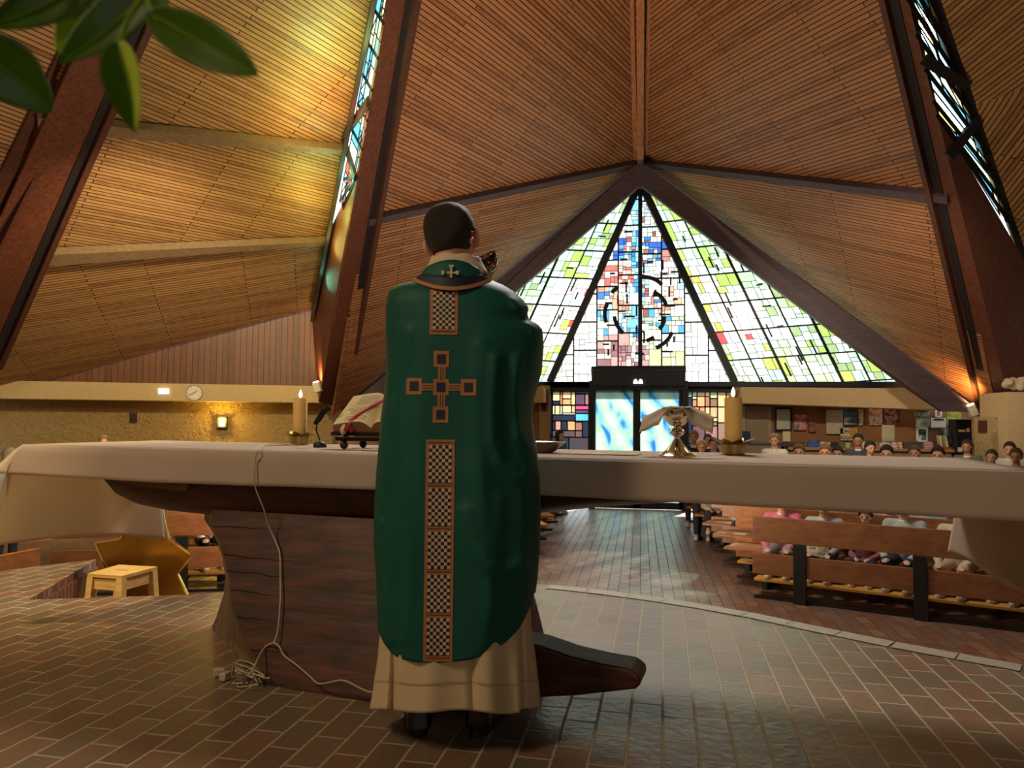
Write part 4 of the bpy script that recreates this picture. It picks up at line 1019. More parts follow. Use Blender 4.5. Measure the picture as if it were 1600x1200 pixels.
# small mat / folded corporal
mb=MB(); ku,_,_=uvz(on_v(940,706,.45)); kb=alt(ku,.42,AH+.004)
def mat(s,t): return kb+AU*((s-.5)*.34)+AV*((t-.5)*.16)+V((0,0,.002*math.sin(s*40)*math.sin(t*20)))
mb.grid(mat,30,10); o=mb.build('linen_mat',plain('ivory_mat',srgb(206,188,150),.8,bump=.4,bscale=200),loc=kb,solid=.004); tag(o,'small flat ivory mat left of the chalice','mat')
# book stand + missal
dk=M['stand']=plain('dark_iron',srgb(40,30,28),.35,.6)
su,_,_=uvz(on_v(560,690,.36)); sb=alt(su,.30,AH)
bs=empty('book_stand',sb,'low dark iron book stand on ball feet under the open missal','book stand')
def sp_(x,y,z): return sb+AU*x+AV*y+V((0,0,z))
for x in(-.055,.26): 
    for y in(.02,.20):
        mb=MB(); mb.ball(sp_(x,y,.022),.020,n=16,m=10); mb.build('ball_foot',M['gap'],bs,smooth=True)
for x in(-.055,.26):
    mb=MB(); mb.bar(sp_(x,.0,.048),sp_(x,.22,.048),.022,.016); mb.bar(sp_(x,.02,.05),sp_(x,.20,.19),.014,.014); mb.build('side_rail',dk,bs)
mb=MB(); mb.bar(sp_(-.10,.02,.052),sp_(.30,.02,.052),.02,.02); mb.bar(sp_(-.10,.20,.052),sp_(.30,.20,.052),.02,.02); mb.build('cross_rail',dk,bs,bevel=.003)
mb=MB(); mb.prism([sp_(-.13,.02,.066),sp_(.32,.02,.066),sp_(.32,.20,.205),sp_(-.13,.20,.205)],V((0,-.006,.010))); mb.build('slope_board',dk,bs,bevel=.002)
# open book
pg=M['page']=plain('cream_pages',srgb(232,212,160),.75,noise_amt=.03)
M['edgep']=planks('page_edges',srgb(206,176,120),srgb(232,204,150),srgb(150,110,70),bw=.004,bl=5,gapw=.0006)
mi=empty('missal',sp_(.0,.1,.09),'thick open missal with cream pages and coloured ribbons on the stand','book')
n_=V((0,-.43,.90)); 
o_=sp_(.095,.03,.084); ex=AU; ey=(AV*.79+V((0,0,.61))).normalized(); ez=ex.cross(ey)
def bp(x,y,z): return o_+ex*x+ey*y+ez*z
mb=MB()
W_,H_=.205,.235
def hump(x): 
    t=abs(x)/W_
    return .014+.040*(1-(1-min(1,t/.28))**2)*(1-.55*max(0,(t-.28)/.72)**1.4)
def pages(s,t):
    x=(s-.5)*2*W_; return bp(x,t*H_,.012+hump(x))
mb.grid(pages,60,8)
# block sides
N_=40
xs_=[(k/N_-.5)*2*W_ for k in range(N_+1)]
for y in(0,H_):
    for a,b in zip(xs_,xs_[1:]): mb.add([bp(a,y,.005),bp(b,y,.005),bp(b,y,.012+hump(b)),bp(a,y,.012+hump(a))],[(0,1,2,3)],1)
for x in(-W_,W_): mb.add([bp(x,0,.005),bp(x,H_,.005),bp(x,H_,.012+hump(x)),bp(x,0,.012+hump(x))],[(0,1,2,3)],1)
mb.build('pages',[pg,M['edgep']],mi,smooth=True)
mb=MB(); mb.prism([bp(-W_-.012,-.008,0),bp(W_+.012,-.008,0),bp(W_+.012,H_+.008,0),bp(-W_-.012,H_+.008,0)],ez*.006); mb.build('cover',plain('red_leather',srgb(110,40,30),.5),mi)
rt=random.Random(4); M['print']=plain('faded_print',srgb(150,120,84),.8)
for sx in(-1,1):
    mb=MB()
    for k in range(17):
        y=.02+k*.0118
        if k in(3,9): continue
        x0=.035; x1=.035+rt.uniform(.10,.145)
        for q in range(8):
            a=x0+(x1-x0)*q/8; b=x0+(x1-x0)*(q+.8)/8
            mb.add([bp(sx*a,y,.0132+hump(a)),bp(sx*b,y,.0132+hump(b)),bp(sx*b,y+.004,.0132+hump(b)),bp(sx*a,y+.004,.0132+hump(a))],[(0,1,2,3)])
    mb.build('printed_text',M['print'],mi)
def ribbon(pts,w,mat,name,thick=.0015):
    mb=MB(); vs=[]
    for i,(x,y,z) in enumerate(pts):
        a=V(pts[max(i-1,0)]); b=V(pts[min(i+1,len(pts)-1)]); t=(b-a); t.normalize(); s_=V((-t.y,t.x,0)); 
        if s_.length<.1: s_=V((1,0,0))
        s_.normalize(); vs+= [bp(x,y,z)+(ex*s_.x+ey*s_.y)*w/2, bp(x,y,z)-(ex*s_.x+ey*s_.y)*w/2]
    mb.add(vs,[(2*i,2*i+1,2*i+3,2*i+2) for i in range(len(pts)-1)]); return mb.build(name,mat,mi,solid=thick,smooth=True)
rd_=plain('red_ribbon',srgb(176,30,44),.4,sheen=.3)
ribbon([(.02,.235,.050),(-.01,.18,.058),(-.045,.12,.066),(-.085,.05,.068),(-.105,.01,.064),(-.12,-.012,.04),(-.135,-.02,.02)],.028,rd_,'red_ribbon')
ribbon([(-.10,.02,.066),(-.115,-.01,.045),(-.09,-.02,.02)],.026,rd_,'red_ribbon')
ribbon([(-.135,-.0,.05),(-.15,-.02,.03),(-.14,-.03,.01)],.024,plain('white_ribbon',srgb(226,196,150),.5),'cream_ribbon')
ribbon([(-.165,.10,.052),(-.195,.05,.045),(-.215,.02,.02)],.026,plain('green_ribbon',srgb(170,180,50),.4),'green_ribbon')
# gooseneck microphone in front of the book (left)
mc=empty('microphone',alt(su-.24,.42,AH),'black foam tipped microphone bending over a dark base left of the missal','microphone')
def q_(px,py,v=.42): return on_v(px,py,v)
mb=MB(); pp=[q_(500,688),q_(494,672),q_(497,655),q_(505,640)]; mb.tube(pp,.004,8); mb.build('gooseneck',dk,mc,smooth=True)
mb=MB(); mb.tube([q_(492,662),q_(498,655),q_(506,642),q_(516,636)],[.010,.015,.016,.010],14); mb.build('foam_head',plain('black_foam',srgb(24,24,26),.9,bump=.5,bscale=300),mc,smooth=True)
mb=MB(); pb=alt(uvz(q_(500,690))[0],.42,AH+.003); mb.lathe([(0,0),(.032,0),(.034,.008),(.03,.022),(.012,.032),(0,.034)],pb,24); mb.build('base',M['gap'],mc,smooth=True)

# ================================================================= THE PRIEST
D0=2.62; PX=712
def pw(px,py,dd=0): return at_d(px,py,D0+dd)       # point on a plane dd behind the body axis
axis0=pw(PX,900); axis0.z=0
def A_(px): return (px-PX)/FPX*D0
def Z_(py): return pw(PX,py).z
FB=-FH                                               # towards the viewer
def body(a,b,z):
    k=(D0-b)/D0 if b>0 else 1
    return V((axis0.x,axis0.y,0))+R0*(A_(800)+(a-A_(800))*k)+FB*b+V((0,0,CZ+(z-CZ)*k))
pr=empty('priest',(axis0.x,axis0.y,0),'priest in a green chasuble seen from behind raising a cup at the altar','person')
def table(tab,y):
    if y<=tab[0][0]: return tab[0][1:]
    for p,q in zip(tab,tab[1:]):
        if p[0]<=y<=q[0]:
            t=(y-p[0])/(q[0]-p[0]); t2=t
            return tuple(p[i]+(q[i]-p[i])*t2 for i in range(1,len(p)))
    return tab[-1][1:]
# y, left, right, back radius
SIL=[(432,668,748,.075),(438,650,762,.095),(446,616,782,.125),(455,603,797,.145),(468,599,812,.160),(480,598,821,.165),(490,598,819,.168),(499,598,822,.17),(506,598,836,.175),(515,598,843,.178),(540,599,845,.182),(580,600,842,.185),(620,597,831,.185),(650,593,827,.185),(700,590,835,.19),(745,587,840,.20),(800,585,842,.205),(850,585,841,.21),(900,590,838,.21),(950,592,832,.21),(990,594,826,.21),(1036,600,815,.205)]
HEM=[(590,985),(600,1006),(612,1020),(630,1030),(660,1035),(700,1036),(740,1030),(770,1019),(795,1003),(815,982),(828,955),(836,925)]
def hem_y(px):
    if px<=HEM[0][0]: return HEM[0][1]
    for (a,ya),(b,yb) in zip(HEM,HEM[1:]):
        if a<=px<=b: return ya+(yb-ya)*(px-a)/(b-a)
    return HEM[-1][1]
DR=[([(770,560),(766,640),(768,690),(780,722),(805,744),(822,746),(832,725),(836,690)],.016,11),
    ([(728,800),(738,850),(760,882),(790,890),(815,880)],.012,12),
    ([(614,470),(609,540),(606,640),(600,740),(592,830)],.013,6),
    ([(632,520),(622,640),(628,760),(640,880),(634,1000)],.010,10),
    ([(805,560),(800,620),(808,680),(828,700)],.012,9),
    ([(748,540),(742,620),(748,760),(770,960)],.008,14),
    ([(800,470),(812,492),(828,512),(838,540)],.016,8),
    ([(595,820),(606,900),(612,1000)],.012,8),
    ([(780,780),(770,900),(760,1010)],.007,12)]
def fold(px,py):
    h=0
    for pts,amp,wd in DR:
        best=1e9
        for (x0,y0),(x1,y1) in zip(pts,pts[1:]):
            dx,dy=x1-x0,y1-y0; t=max(0,min(1,((px-x0)*dx+(py-y0)*dy)/(dx*dx+dy*dy)))
            d2=(px-x0-dx*t)**2+(py-y0-dy*t)**2
            if d2<best: best=d2
        h+=1.35*amp*math.exp(-best/(wd*wd))
    return h
def chas(theta,t,py_top=432):
    """theta: 0 right, pi/2 back; t 0 top .. 1 hem"""
    c,s=math.cos(theta),math.sin(theta)
    # provisional px for the hem height
    L,R,_=table(SIL,900); pxm=(L+R)/2+(R-L)/2*c
    yh=hem_y(pxm) if s>-.2 else 900
    if s<=-.2: yh=960
    py=py_top+(yh-py_top)*t
    L,R,rb=table(SIL,py)
    ca=A_((L+R)/2); w=A_(R)-A_(L); w/=2
    e=.82
    x=ca+w*(abs(c)**e)*(1 if c>0 else -1)
    rr=rb if s>0 else rb*1.15
    b=rr*(abs(s)**e)*(1 if s>0 else -1)
    px=PX+x/D0*FPX
    f=fold(px,py) if s>-.05 else 0
    f+=.006*math.sin(theta*9+2)*min(1,t*2)
    b+=f*max(0,s)**.5
    x*=1
    return body(x,b,Z_(py))
gr=M['green']=plain('green_chasuble_cloth',srgb(22,86,72),.6,noise_amt=.05,scale=6,bump=.05,bscale=500,spec=.3)
mb=MB()
mb.grid(lambda s,t:chas(s*2*math.pi,t),220,150,wrap=True)
mb.build('chasuble',gr,pr,smooth=True,solid=.004)
# sampler for trims lying on the back of the chasuble: cast on the profile
def back_pt(px,py,lift=.004):
    L,R,rb=table(SIL,py); cx=(L+R)/2; hw=(R-L)/2
    c=max(-1,min(1,(px-cx)/hw)); cc=abs(c)**(1/.82); s=math.sqrt(max(0,1-cc*cc))
    th=math.atan2(s,cc if c>0 else -cc)
    b=rb*s**.82+(fold(px,py)+.006*math.sin(th*9+2)*min(1,((py-432)/560)*2))*s**.5
    return body(A_(px),b+lift,Z_(py))
def patch(mb,x0,y0,x1,y1,nx=6,ny=6,mi=0,lift=.005):
    mb.grid(lambda s,t:back_pt(x0+(x1-x0)*s,y0+(y1-y0)*t,lift),nx,ny,mi=mi)
gold=M['gold']=plain('ochre_braid',srgb(176,116,68),.6,noise_amt=.2,scale=160)
ivo=plain('ivory_weave',srgb(206,180,150),.7,noise_amt=.15,scale=120); blk=plain('black_weave',srgb(30,20,20),.7)
og=MB()
def checker(x0,y0,x1,y1,nc,nr,flip=0):
    for j in range(nr):
        for i in range(nc):
            mi=1 if (i+j+flip)%2==0 else 2
            patch(og,x0+(x1-x0)*i/nc,y0+(y1-y0)*j/nr,x0+(x1-x0)*(i+1)/nc,y0+(y1-y0)*(j+1)/nr,1,1,mi,.0055)
patch(og,663,687,708,1034,6,90,0,.0042)
for k in range(5):
    ya=696+k*67.6; checker(668,ya,703,ya+58,7,11)
for k in range(6):
    ya=690+k*67.4
    patch(og,666,ya+1,705,ya+2.2,4,1,3,.0056)
    patch(og,666,ya-3,705,ya-2,4,1,3,.0056) if k else None
brn=plain('brown_braid_line',srgb(96,50,34),.7)
og.build('lower_orphrey',[gold,ivo,blk,brn],pr)
og=MB(); patch(og,666,452,710,523,6,24,0,.0042); checker(671,456,705,514,7,13); patch(og,668,517,708,518.5,4,1,3,.0056)
og.build('upper_orphrey',[gold,ivo,blk,brn],pr)
og=MB()
for (cx,cy) in((685,561),(643,604),(685,605),(728,605),(685,648)):
    cx2=cx; r=12.2 
    patch(og,cx-r,cy-r*1.05,cx+r,cy+r*1.05,4,4,0,.0045); patch(og,cx-r*.56,cy-r*.6,cx+r*.56,cy+r*.6,2,2,1,.0060)
for a in((680,574,692,594),(680,616,692,637),(655,599.5,674,610.5),(697,599.5,716,610.5)):
    patch(og,*a,3,3,0,.0045)
    if a[3]-a[1]>15: patch(og,a[0]+3.4,a[1],a[0]+4.6,a[3],1,3,2,.0058); patch(og,a[2]-4.6,a[1],a[2]-3.4,a[3],1,3,2,.0058)
    else: patch(og,a[0],a[1]+3,a[2],a[1]+4,3,1,2,.0058); patch(og,a[0],a[3]-4,a[2],a[3]-3,3,1,2,.0058)
og.build('embroidered_cross',[gold,plain('navy_inset',srgb(24,34,52),.6),brn],pr)
# alb
alb=M['alb']=plain('cream_alb_cloth',srgb(214,186,146),.8,noise_amt=.03,bump=.1,bscale=260)
SA=[(930,600,826),(980,598,829),(1030,594,836),(1080,588,842),(1112,583,845)]
def albf(s,t):
    th=s*2*math.pi; c,sn=math.cos(th),math.sin(th); py=880+(1112-880)*t
    L,R=table(SA,py); x=A_((L+R)/2)+(A_(R)-A_(L))/2*(abs(c)**.85)*(1 if c>0 else -1)
    b=.19*(abs(sn)**.85)*(1 if sn>0 else -1)
    k=min(1,t*1.3)
    px=PX+x/D0*FPX
    if sn>0:
        # sharp pleats
        for c0,am,wd in ((619,-.045,5),(736,-.022,5),(700,.008,40),(770,.02,22),(815,-.03,4),(640,.018,16),(832,.012,8)):
            cx=c0+(px-c0)*0+ (t-.5)*(8 if c0>700 else -4)
            b+=am*k*math.exp(-((px-cx)/wd)**2)
    b+=.010*k*math.sin(th*11)
    z=Z_(py)-(.0 if sn<0 else .006*math.sin(px*.05)*t)
    if px>812: z+=.012*t
    return body(x,b,z)
mb=MB(); mb.grid(albf,240,50,wrap=True); mb.build('alb_skirt',alb,pr,smooth=True,solid=.003)
mb=MB()
mb.grid(lambda s,t:(lambda p,q:p+(q-p).normalized()*0+FB*.0045)(albf(.02+.46*s,.80+.012*t),albf(.02+.46*s,.82)),160,1); mb.build('hem_seam',plain('hem_stitch',srgb(188,160,122),.8),pr,smooth=True)
# shoes
shoe=plain('black_leather',srgb(20,18,18),.22,noise_amt=.1,coat=.4)
for k,(cx,yaw) in enumerate(((655,.22),(746,-.35))):
    p=at_z(cx,1148,0); Rz=Matrix.Rotation(YAW+yaw,3,'Z')
    mb=MB()
    def sh(x,y,z): return p+Rz@V((x,y,z))
    def sole(s,t,zz0=.0,zz1=.028): pass
    def shoef(s,t):
        y=-.03+.30*t; w=.047*(1-.25*math.exp(-((t-.33)/.16)**2))*math.sqrt(max(0,1-max(0,(t-.72)/.28)**2))*math.sqrt(max(0,1-max(0,(.12-t)/.12)**2*.75))
        h=.105*(1-t)**.9+.045 if t<.5 else .045+.105*(1-t)**.9
        h=min(h,.115)*(1 if t<.97 else .8)
        a=s*math.pi*2; z=.03+ (h-.03)*max(0,math.sin(a))**.7
        return sh(w*math.cos(a)*(1 if math.sin(a)<.2 else 1),y,z if math.sin(a)>0 else .03)
    mb.grid(shoef,24,24,wrap=True); mb.add([shoef(i/24,0) for i in range(24)],[tuple(range(24))])
    S=MB(); ol=[]
    for i in range(28):
        a=i/28*2*math.pi; yy=.12-.155*math.cos(a); xx=.049*math.sin(a)*(1-.15*math.sin(a)**2); ol.append(sh(xx,yy,0.001))
    S.prism(ol,(0,0,.028))
    so=mb.build('shoe',shoe,pr,smooth=True); S.build('sole',M['gap'],so)
    lg=MB(); lg.cap(sh(0,.02,.09),sh(0,.05,.42),.042,.055); lg.build('trouser_leg',plain('dark_trousers_%d'%k,srgb(24,22,24),.8),pr,smooth=True)
# head, neck, right arm and hand in one surface
skin=M['skin']=plain('skin',srgb(232,170,140),.5,noise_amt=.06,scale=30,trans=.15)
HC=pw(706,372,.02)                   # head centre
Rh=Matrix.Rotation(YAW-math.radians(12),3,'Z')@Matrix.Rotation(math.radians(-11),3,'Y')@Matrix.Rotation(math.radians(8),3,'X')
def hp(x,y,z): return HC+Rh@V((x,y,z))     # y = facing direction
mb=MB()
mb.ball(hp(0,-.008,.022),(.076,.096,.098),Rh,24,18)
mb.ball(hp(0,.035,-.045),(.058,.062,.066),Rh,20,14); mb.ball(hp(0,.078,-.078),(.026,.022,.022),Rh)
mb.cap(hp(0,.092,.0),hp(0,.112,-.03),.010,.015); mb.ball(hp(0,.095,-.058),(.026,.012,.006),Rh); mb.ball(hp(0,.094,-.068),(.022,.012,.006),Rh)
mb.ball(hp(.032,.078,.0),(.014,.012,.010),Rh); mb.ball(hp(-.032,.078,.0),(.014,.012,.010),Rh)
mb.ball(hp(.052,.055,-.03),(.022,.03,.03),Rh); mb.ball(hp(-.052,.055,-.03),(.022,.03,.03),Rh)
nk=pw(703,430,.0)
mb.cap(hp(0,-.03,-.04),nk,.058,.060,18); mb.cap(nk,nk+V((0,0,-.06)),.06,.09,18)
for sx in(-1,1):
    Re=Rh@Matrix.Rotation(sx*math.radians(28),3,'Z')
    mb.ball(hp(sx*.090,-.004,-.022),(.010,.019,.034),Re,14,10); mb.ball(hp(sx*.098,-.016,-.012),(.008,.011,.028),Re,12,8); mb.ball(hp(sx*.077,.004,-.04),(.007,.010,.012),Re,10,8)
# arm: shoulder -> elbow -> wrist
sh_=pw(770,478,.02); el=pw(812,545,.26); wr=pw(757,438,.30)
mb.cap(sh_,el,.05,.042); mb.cap(el,wr,.040,.027)
pal=pw(762,424,.31); mb.cap(wr,pal,.026,.030); mb.cap(pw(757,420,.31),pw(766,416,.31),.022,.022)
for k,(x,y,x2,y2,x3,y3,r,dd) in enumerate(((770,414,773,404,768,398,.0088,.28),(772,420,776,409,771,402,.0090,.30),(771,425,777,414,774,406,.0088,.32),(768,428,775,420,775,413,.0078,.335))):
    a=pw(x,y,dd);b=pw(x2,y2,dd-.012);c=pw(x3,y3,dd-.03); mb.cap(a,b,r,r*.95,10); mb.cap(b,c,r*.95,r*.85,10); mb.cap(pal,a,.012,r,8)
mb.cap(pw(757,424,.29),pw(752,414,.265),.011,.010,10); mb.cap(pw(752,414,.265),pw(751,405,.262),.010,.008,10)
# left arm under the chasuble with its hand resting forward
ls=pw(640,478,.02); le=pw(632,590,.14); lw=pw(655,600,.34)
mb.cap(ls,le,.05,.04); mb.cap(le,lw,.038,.026); lp_=pw(664,602,.40); mb.cap(lw,lp_,.025,.026)
for k in range(4): mb.cap(lp_,pw(662+k*5,603,.47-.008*k),.011,.008,8)
mb.cap(lp_,pw(676,600,.41),.011,.009,8)
mb.cap(pw(665,480,.0),pw(750,480,0),.09,.09,14); mb.cap(pw(707,480,0),pw(712,800,0),.13,.12,16)
mb.build('head_and_arms',skin,pr,smooth=True,remesh=.0042,smoothit=2)
for sx in(-1,1):
    e_=MB(); e_.ball(hp(sx*.032,.086,.0),.0095,n=12,m=8); e_.build('eye',plain('eye_white',srgb(220,210,200),.2) if 'eyew' not in M else M['eyew'],pr,smooth=True)
# hair
M['hair_priest']=plain('short_dark_hair',srgb(62,50,42),.65,noise_amt=.8,scale=190,bump=1.0,bscale=300)
mb=MB()
def hairf(s,t):
    a=s*2*math.pi; th=t*math.pi
    d=V((math.sin(th)*math.cos(a),math.sin(th)*math.sin(a),math.cos(th)))
    # low edge: hair line at the nape, above ears, and at forehead
    fr=max(0,d.y)
    r=V((.087*math.copysign(abs(d.x)**.9,d.x),.104*d.y,.098*math.copysign(abs(d.z)**.85,d.z)))
    k=1+.010*noise.noise(V((s*60,t*60,0)))+.012*noise.noise(V((d.x*4,d.y*4,d.z*4)))
    return hp(0,-.009,.024)+Rh@(r*k)
vs=[];nu,nv=72,44
idx={}
for j in range(nv+1):
    for i in range(nu): idx[i,j]=len(vs); vs.append(hairf(i/nu,j/nv*.80))
fs=[]
for j in range(nv):
    for i in range(nu):
        a=(i+.5)/nu*2*math.pi; th=(j+.5)/nv*.80*math.pi; y=math.sin(a)*math.sin(th); z=math.cos(th); x=math.cos(a)*math.sin(th)
        lim=-.78 if y<-.25 else (-.78+(y+.25)*1.5 if y<.45 else .30)
        if abs(x)>.75 and y>-.35: lim=max(lim,-.10 if y<.2 else .1)
        lim+=.04*math.sin(a*23)
        if z>lim: fs.append((idx[i,j],idx[(i+1)%nu,j],idx[(i+1)%nu,j+1],idx[i,j+1]))
mb.add(vs,fs); mb.build('hair',M['hair_priest'],pr,smooth=True,solid=.010)
# collar: amice, stole, navy yoke and gold braid
am=plain('cream_amice',srgb(226,196,168),.8,noise_amt=.04,bump=.2,bscale=80)
mb=MB()
def ring(cx,cy,w,b,py,dz=0): pass
def coll(s,t):
    a=s*2*math.pi; c,sn=math.cos(a),math.sin(a)
    cx=705+2*t; w=(36+14*t); y=403+ (24*t) - 6*(sn>0)*sn*(1-t)+8*max(0,-sn)*(1-t)
    rb=.062+.03*t
    return body(A_(cx)+A_(PX+w*c)-0, rb*sn, Z_(y)+.003*math.sin(a*7+t*5))
mb.grid(coll,60,8,wrap=True); mb.build('amice_collar',am,pr,smooth=True,solid=.008)
def yoke(r0,r1,mat,name,lift,y0,y1,x0,x1,sag0,sag1):
    mb=MB()
    def f(s,t):
        c=-math.cos(s*math.pi); k=r0+(r1-r0)*t
        hw=x0+(x1-x0)*t; px=700+hw*c; py=y0+(y1-y0)*t+(sag0+(sag1-sag0)*t)*(1-c*c)
        b=(.070+(.125-.070)*max(0,min(1,(py-405)/48)))*(1-.55*c*c)+lift
        return body(A_(px),b,Z_(py))
    mb.grid(f,50,6); return mb.build(name,mat,pr,smooth=True,solid=.003)
yoke(0,1,gr,'stole_back',.030,418,434,40,52,-12,8)
yoke(0,1,plain('navy_yoke',srgb(28,34,52),.6),'navy_yoke',.034,428,437,46,60,4,14)
yoke(0,1,gold,'neck_braid',.040,434,439,60,63,14,15)
mb=MB()
def sc(px,py): 
    b=(.070+(.125-.070)*max(0,min(1,(py-405)/48)))+.040; return body(A_(px),b,Z_(py))
for x0,y0,x1,y1 in ((692,424.5,706,427.5),(697,416,700.5,434),(683,423,688,429),(706,423,711,429),(695,414,703,417)):
    mb.prism([sc(x0,y0),sc(x1,y0),sc(x1,y1),sc(x0,y1)],FB*.002)
mb.build('stole_cross',ivo,pr)
# cup held to the lips
cupc=pw(759,411,.25)
ax=Matrix.Rotation(YAW,3,'Z')@Matrix.Rotation(math.radians(-28),3,'Y')@Matrix.Rotation(math.radians(20),3,'X')
mb=MB(); mb.lathe([(0,-.042),(.018,-.040),(.040,-.026),(.052,0),(.055,.026),(.053,.026),(.049,0),(.036,-.022),(0,-.035)],cupc,36,ax=ax)
o=mb.build('communion_cup',plain('dark_metal_cup',srgb(120,92,74),.18,1),smooth=True,loc=cupc); tag(o,'small shiny dark cup raised in the right hand of the priest','cup')
for k in range(9):
    a=k/9*2*math.pi; mb=MB(); mb.ball(cupc+ax@V((.053*math.cos(a),.053*math.sin(a),.006)),.005,n=8,m=6); mb.build('gem_stud',silver,o,smooth=True)
# ================================================================= PEWS
po=M['pew']=wood('orange_pew_wood',srgb(146,86,40),srgb(186,118,62),.4,axis=0,scale=.6,bump=.04,coat=.1)
pb_=M['pew_front']=wood('brown_rail_wood',srgb(116,70,40),srgb(146,94,56),.45,axis=0,scale=.5,bump=.04)
ky=M['kneeler']=wood('yellow_kneeler_wood',srgb(200,140,60),srgb(228,172,88),.4,axis=0,scale=.6,bump=.03)
pk=M['post']=plain('black_steel_post',srgb(26,26,28),.45,.2)
eR=V((.93,-.37,0)).normalized(); nRr=V((.37,.93,0)).normalized()
eL=V((-.93,-.37,0)).normalized(); nLl=V((-.37,.93,0)).normalized()
def pew(orig,e,n,L,label,seat=True,posts=(.5,1.6,2.7,3.8),front=False,group=None,cat='pew'):
    g=empty('pew' if seat else 'prayer_rail',orig,label,cat,group)
    mt=pb_ if front else po
    Z0=FZ
    def P(u,v,z): return V(orig)+e*u+n*v+V((0,0,z))
    def slab(u0,u1,v0,v1,z0,z1,name,mat,bev=.006):
        mb=MB(); mb.prism([P(u0,v0,z0),P(u1,v0,z0),P(u1,v1,z0),P(u0,v1,z0)],(0,0,z1-z0)); return mb.build(name,mat,g,bevel=bev,loc=P((u0+u1)/2,v0,z0))
    slab(0,L,0,.03,.60,.86,'top_board',mt)
    slab(0,L,0,.03,.26,.48,'lower_board',mt)
    slab(-.03,L,.18,.38,.15,.18,'kneeler_board',ky)
    slab(0,L,.05,.09,.0,.03,'floor_bar',pk,.002)
    for u in posts:
        if u<L: slab(u-.06,u+.06,-.025 if front else .03,.055,.0,.62 if not front else .60,'post',pk,.002); slab(u-.03,u+.03,.05,.38,.11,.15,'kneeler_bracket',pk,.002)
    if seat:
        slab(0,L,-.42,-.03,.40,.435,'seat_board',po)
        for u in posts:
            if u<L: slab(u-.03,u+.03,-.40,.03,.0,.40,'seat_leg',pk,.002)
    return g
endR=V((1.6,7.97,FZ))+eR*(-.50); endR=at_plane(1175,808,V((1.6,7.97,0)),nRr); endR.z=FZ
uP1=(V((1.6,7.97,FZ))-endR).dot(eR); uP2=(V((2.6,7.57,FZ))-endR).dot(eR)
pew(endR,eR,nRr,4.6,'brown kneeling rail in front of the right hand pews, nearest the altar',seat=False,posts=(uP1,uP2,uP2+1.1,uP2+2.2),front=True,cat='rail')
ordn=['first','second','third','fourth','fifth','sixth','seventh']
for k in range(1,7):
    o_=endR+nRr*(.95*k); o_.x=endR.x-.05*k; o_.y=endR.y+.98*k; 
    if o_.y>14.4: break
    pew(o_,eR,nRr,4.4-.25*k,'%s wooden pew row behind the rail, right of the aisle'%ordn[k-1],posts=(.42,1.5,2.6,3.7),group='pews right of the aisle')
endL=V((-1.35,8.45,FZ)); uq=(4.75-1.35)/.93
pew(endL,eL,nLl,4.9,'brown kneeling rail in front of the left hand pews, beyond the golden panel',seat=False,posts=(.5,1.6,uq-1.1+.12,uq),front=True,cat='rail')
for k in range(1,7):
    o_=V((-1.35-.02*k,8.45+.98*k,FZ))
    if o_.y>14.6: break
    pew(o_,eL,nLl,4.5-.2*k,'%s wooden pew row behind the rail, left of the aisle'%ordn[k-1],posts=(.42,1.5,2.6,3.7),group='pews left of the aisle')
pA=at_z(64,856,.11); pB=at_z(0,868,.11); e3=(pB-pA); e3.z=0; e3.normalize(); n3=V((e3.y,-e3.x,0)); n3=n3 if n3.y>0 else -n3
for k in range(3):
    o_=V((pA.x,pA.y,FZ))+n3*(.95*k)+e3*(-.12*k)
    pew(o_,e3,n3,2.6,'%s pew beyond the far left corner of the platform'%('nearest','middle','farthest')[k],seat=k>0,posts=(.5,1.6),group='pews of the left transept')
# dark box under the fourth row, beside the aisle
bx0=at_z(1086,843,FZ); mb=MB(); Rb=Matrix.Rotation(math.atan2(eR.y,eR.x),3,'Z')
mb.box(bx0+eR*.27+nRr*.12+V((0,0,.23)),(.54,.22,.40),Rb); mb.box(bx0+eR*.27+nRr*.12+V((0,0,.015)),(.50,.18,.03),Rb)
for k in range(5): mb.box(bx0+eR*.27+nRr*.004+V((0,0,.12+.045*k)),(.44,.012,.012),Rb)
o=mb.build('heater',plain('black_blue_enamel',srgb(24,30,44),.4),bevel=.006,loc=bx0); tag(o,'dark blue black heater box on the floor under the pew end by the aisle','heater')

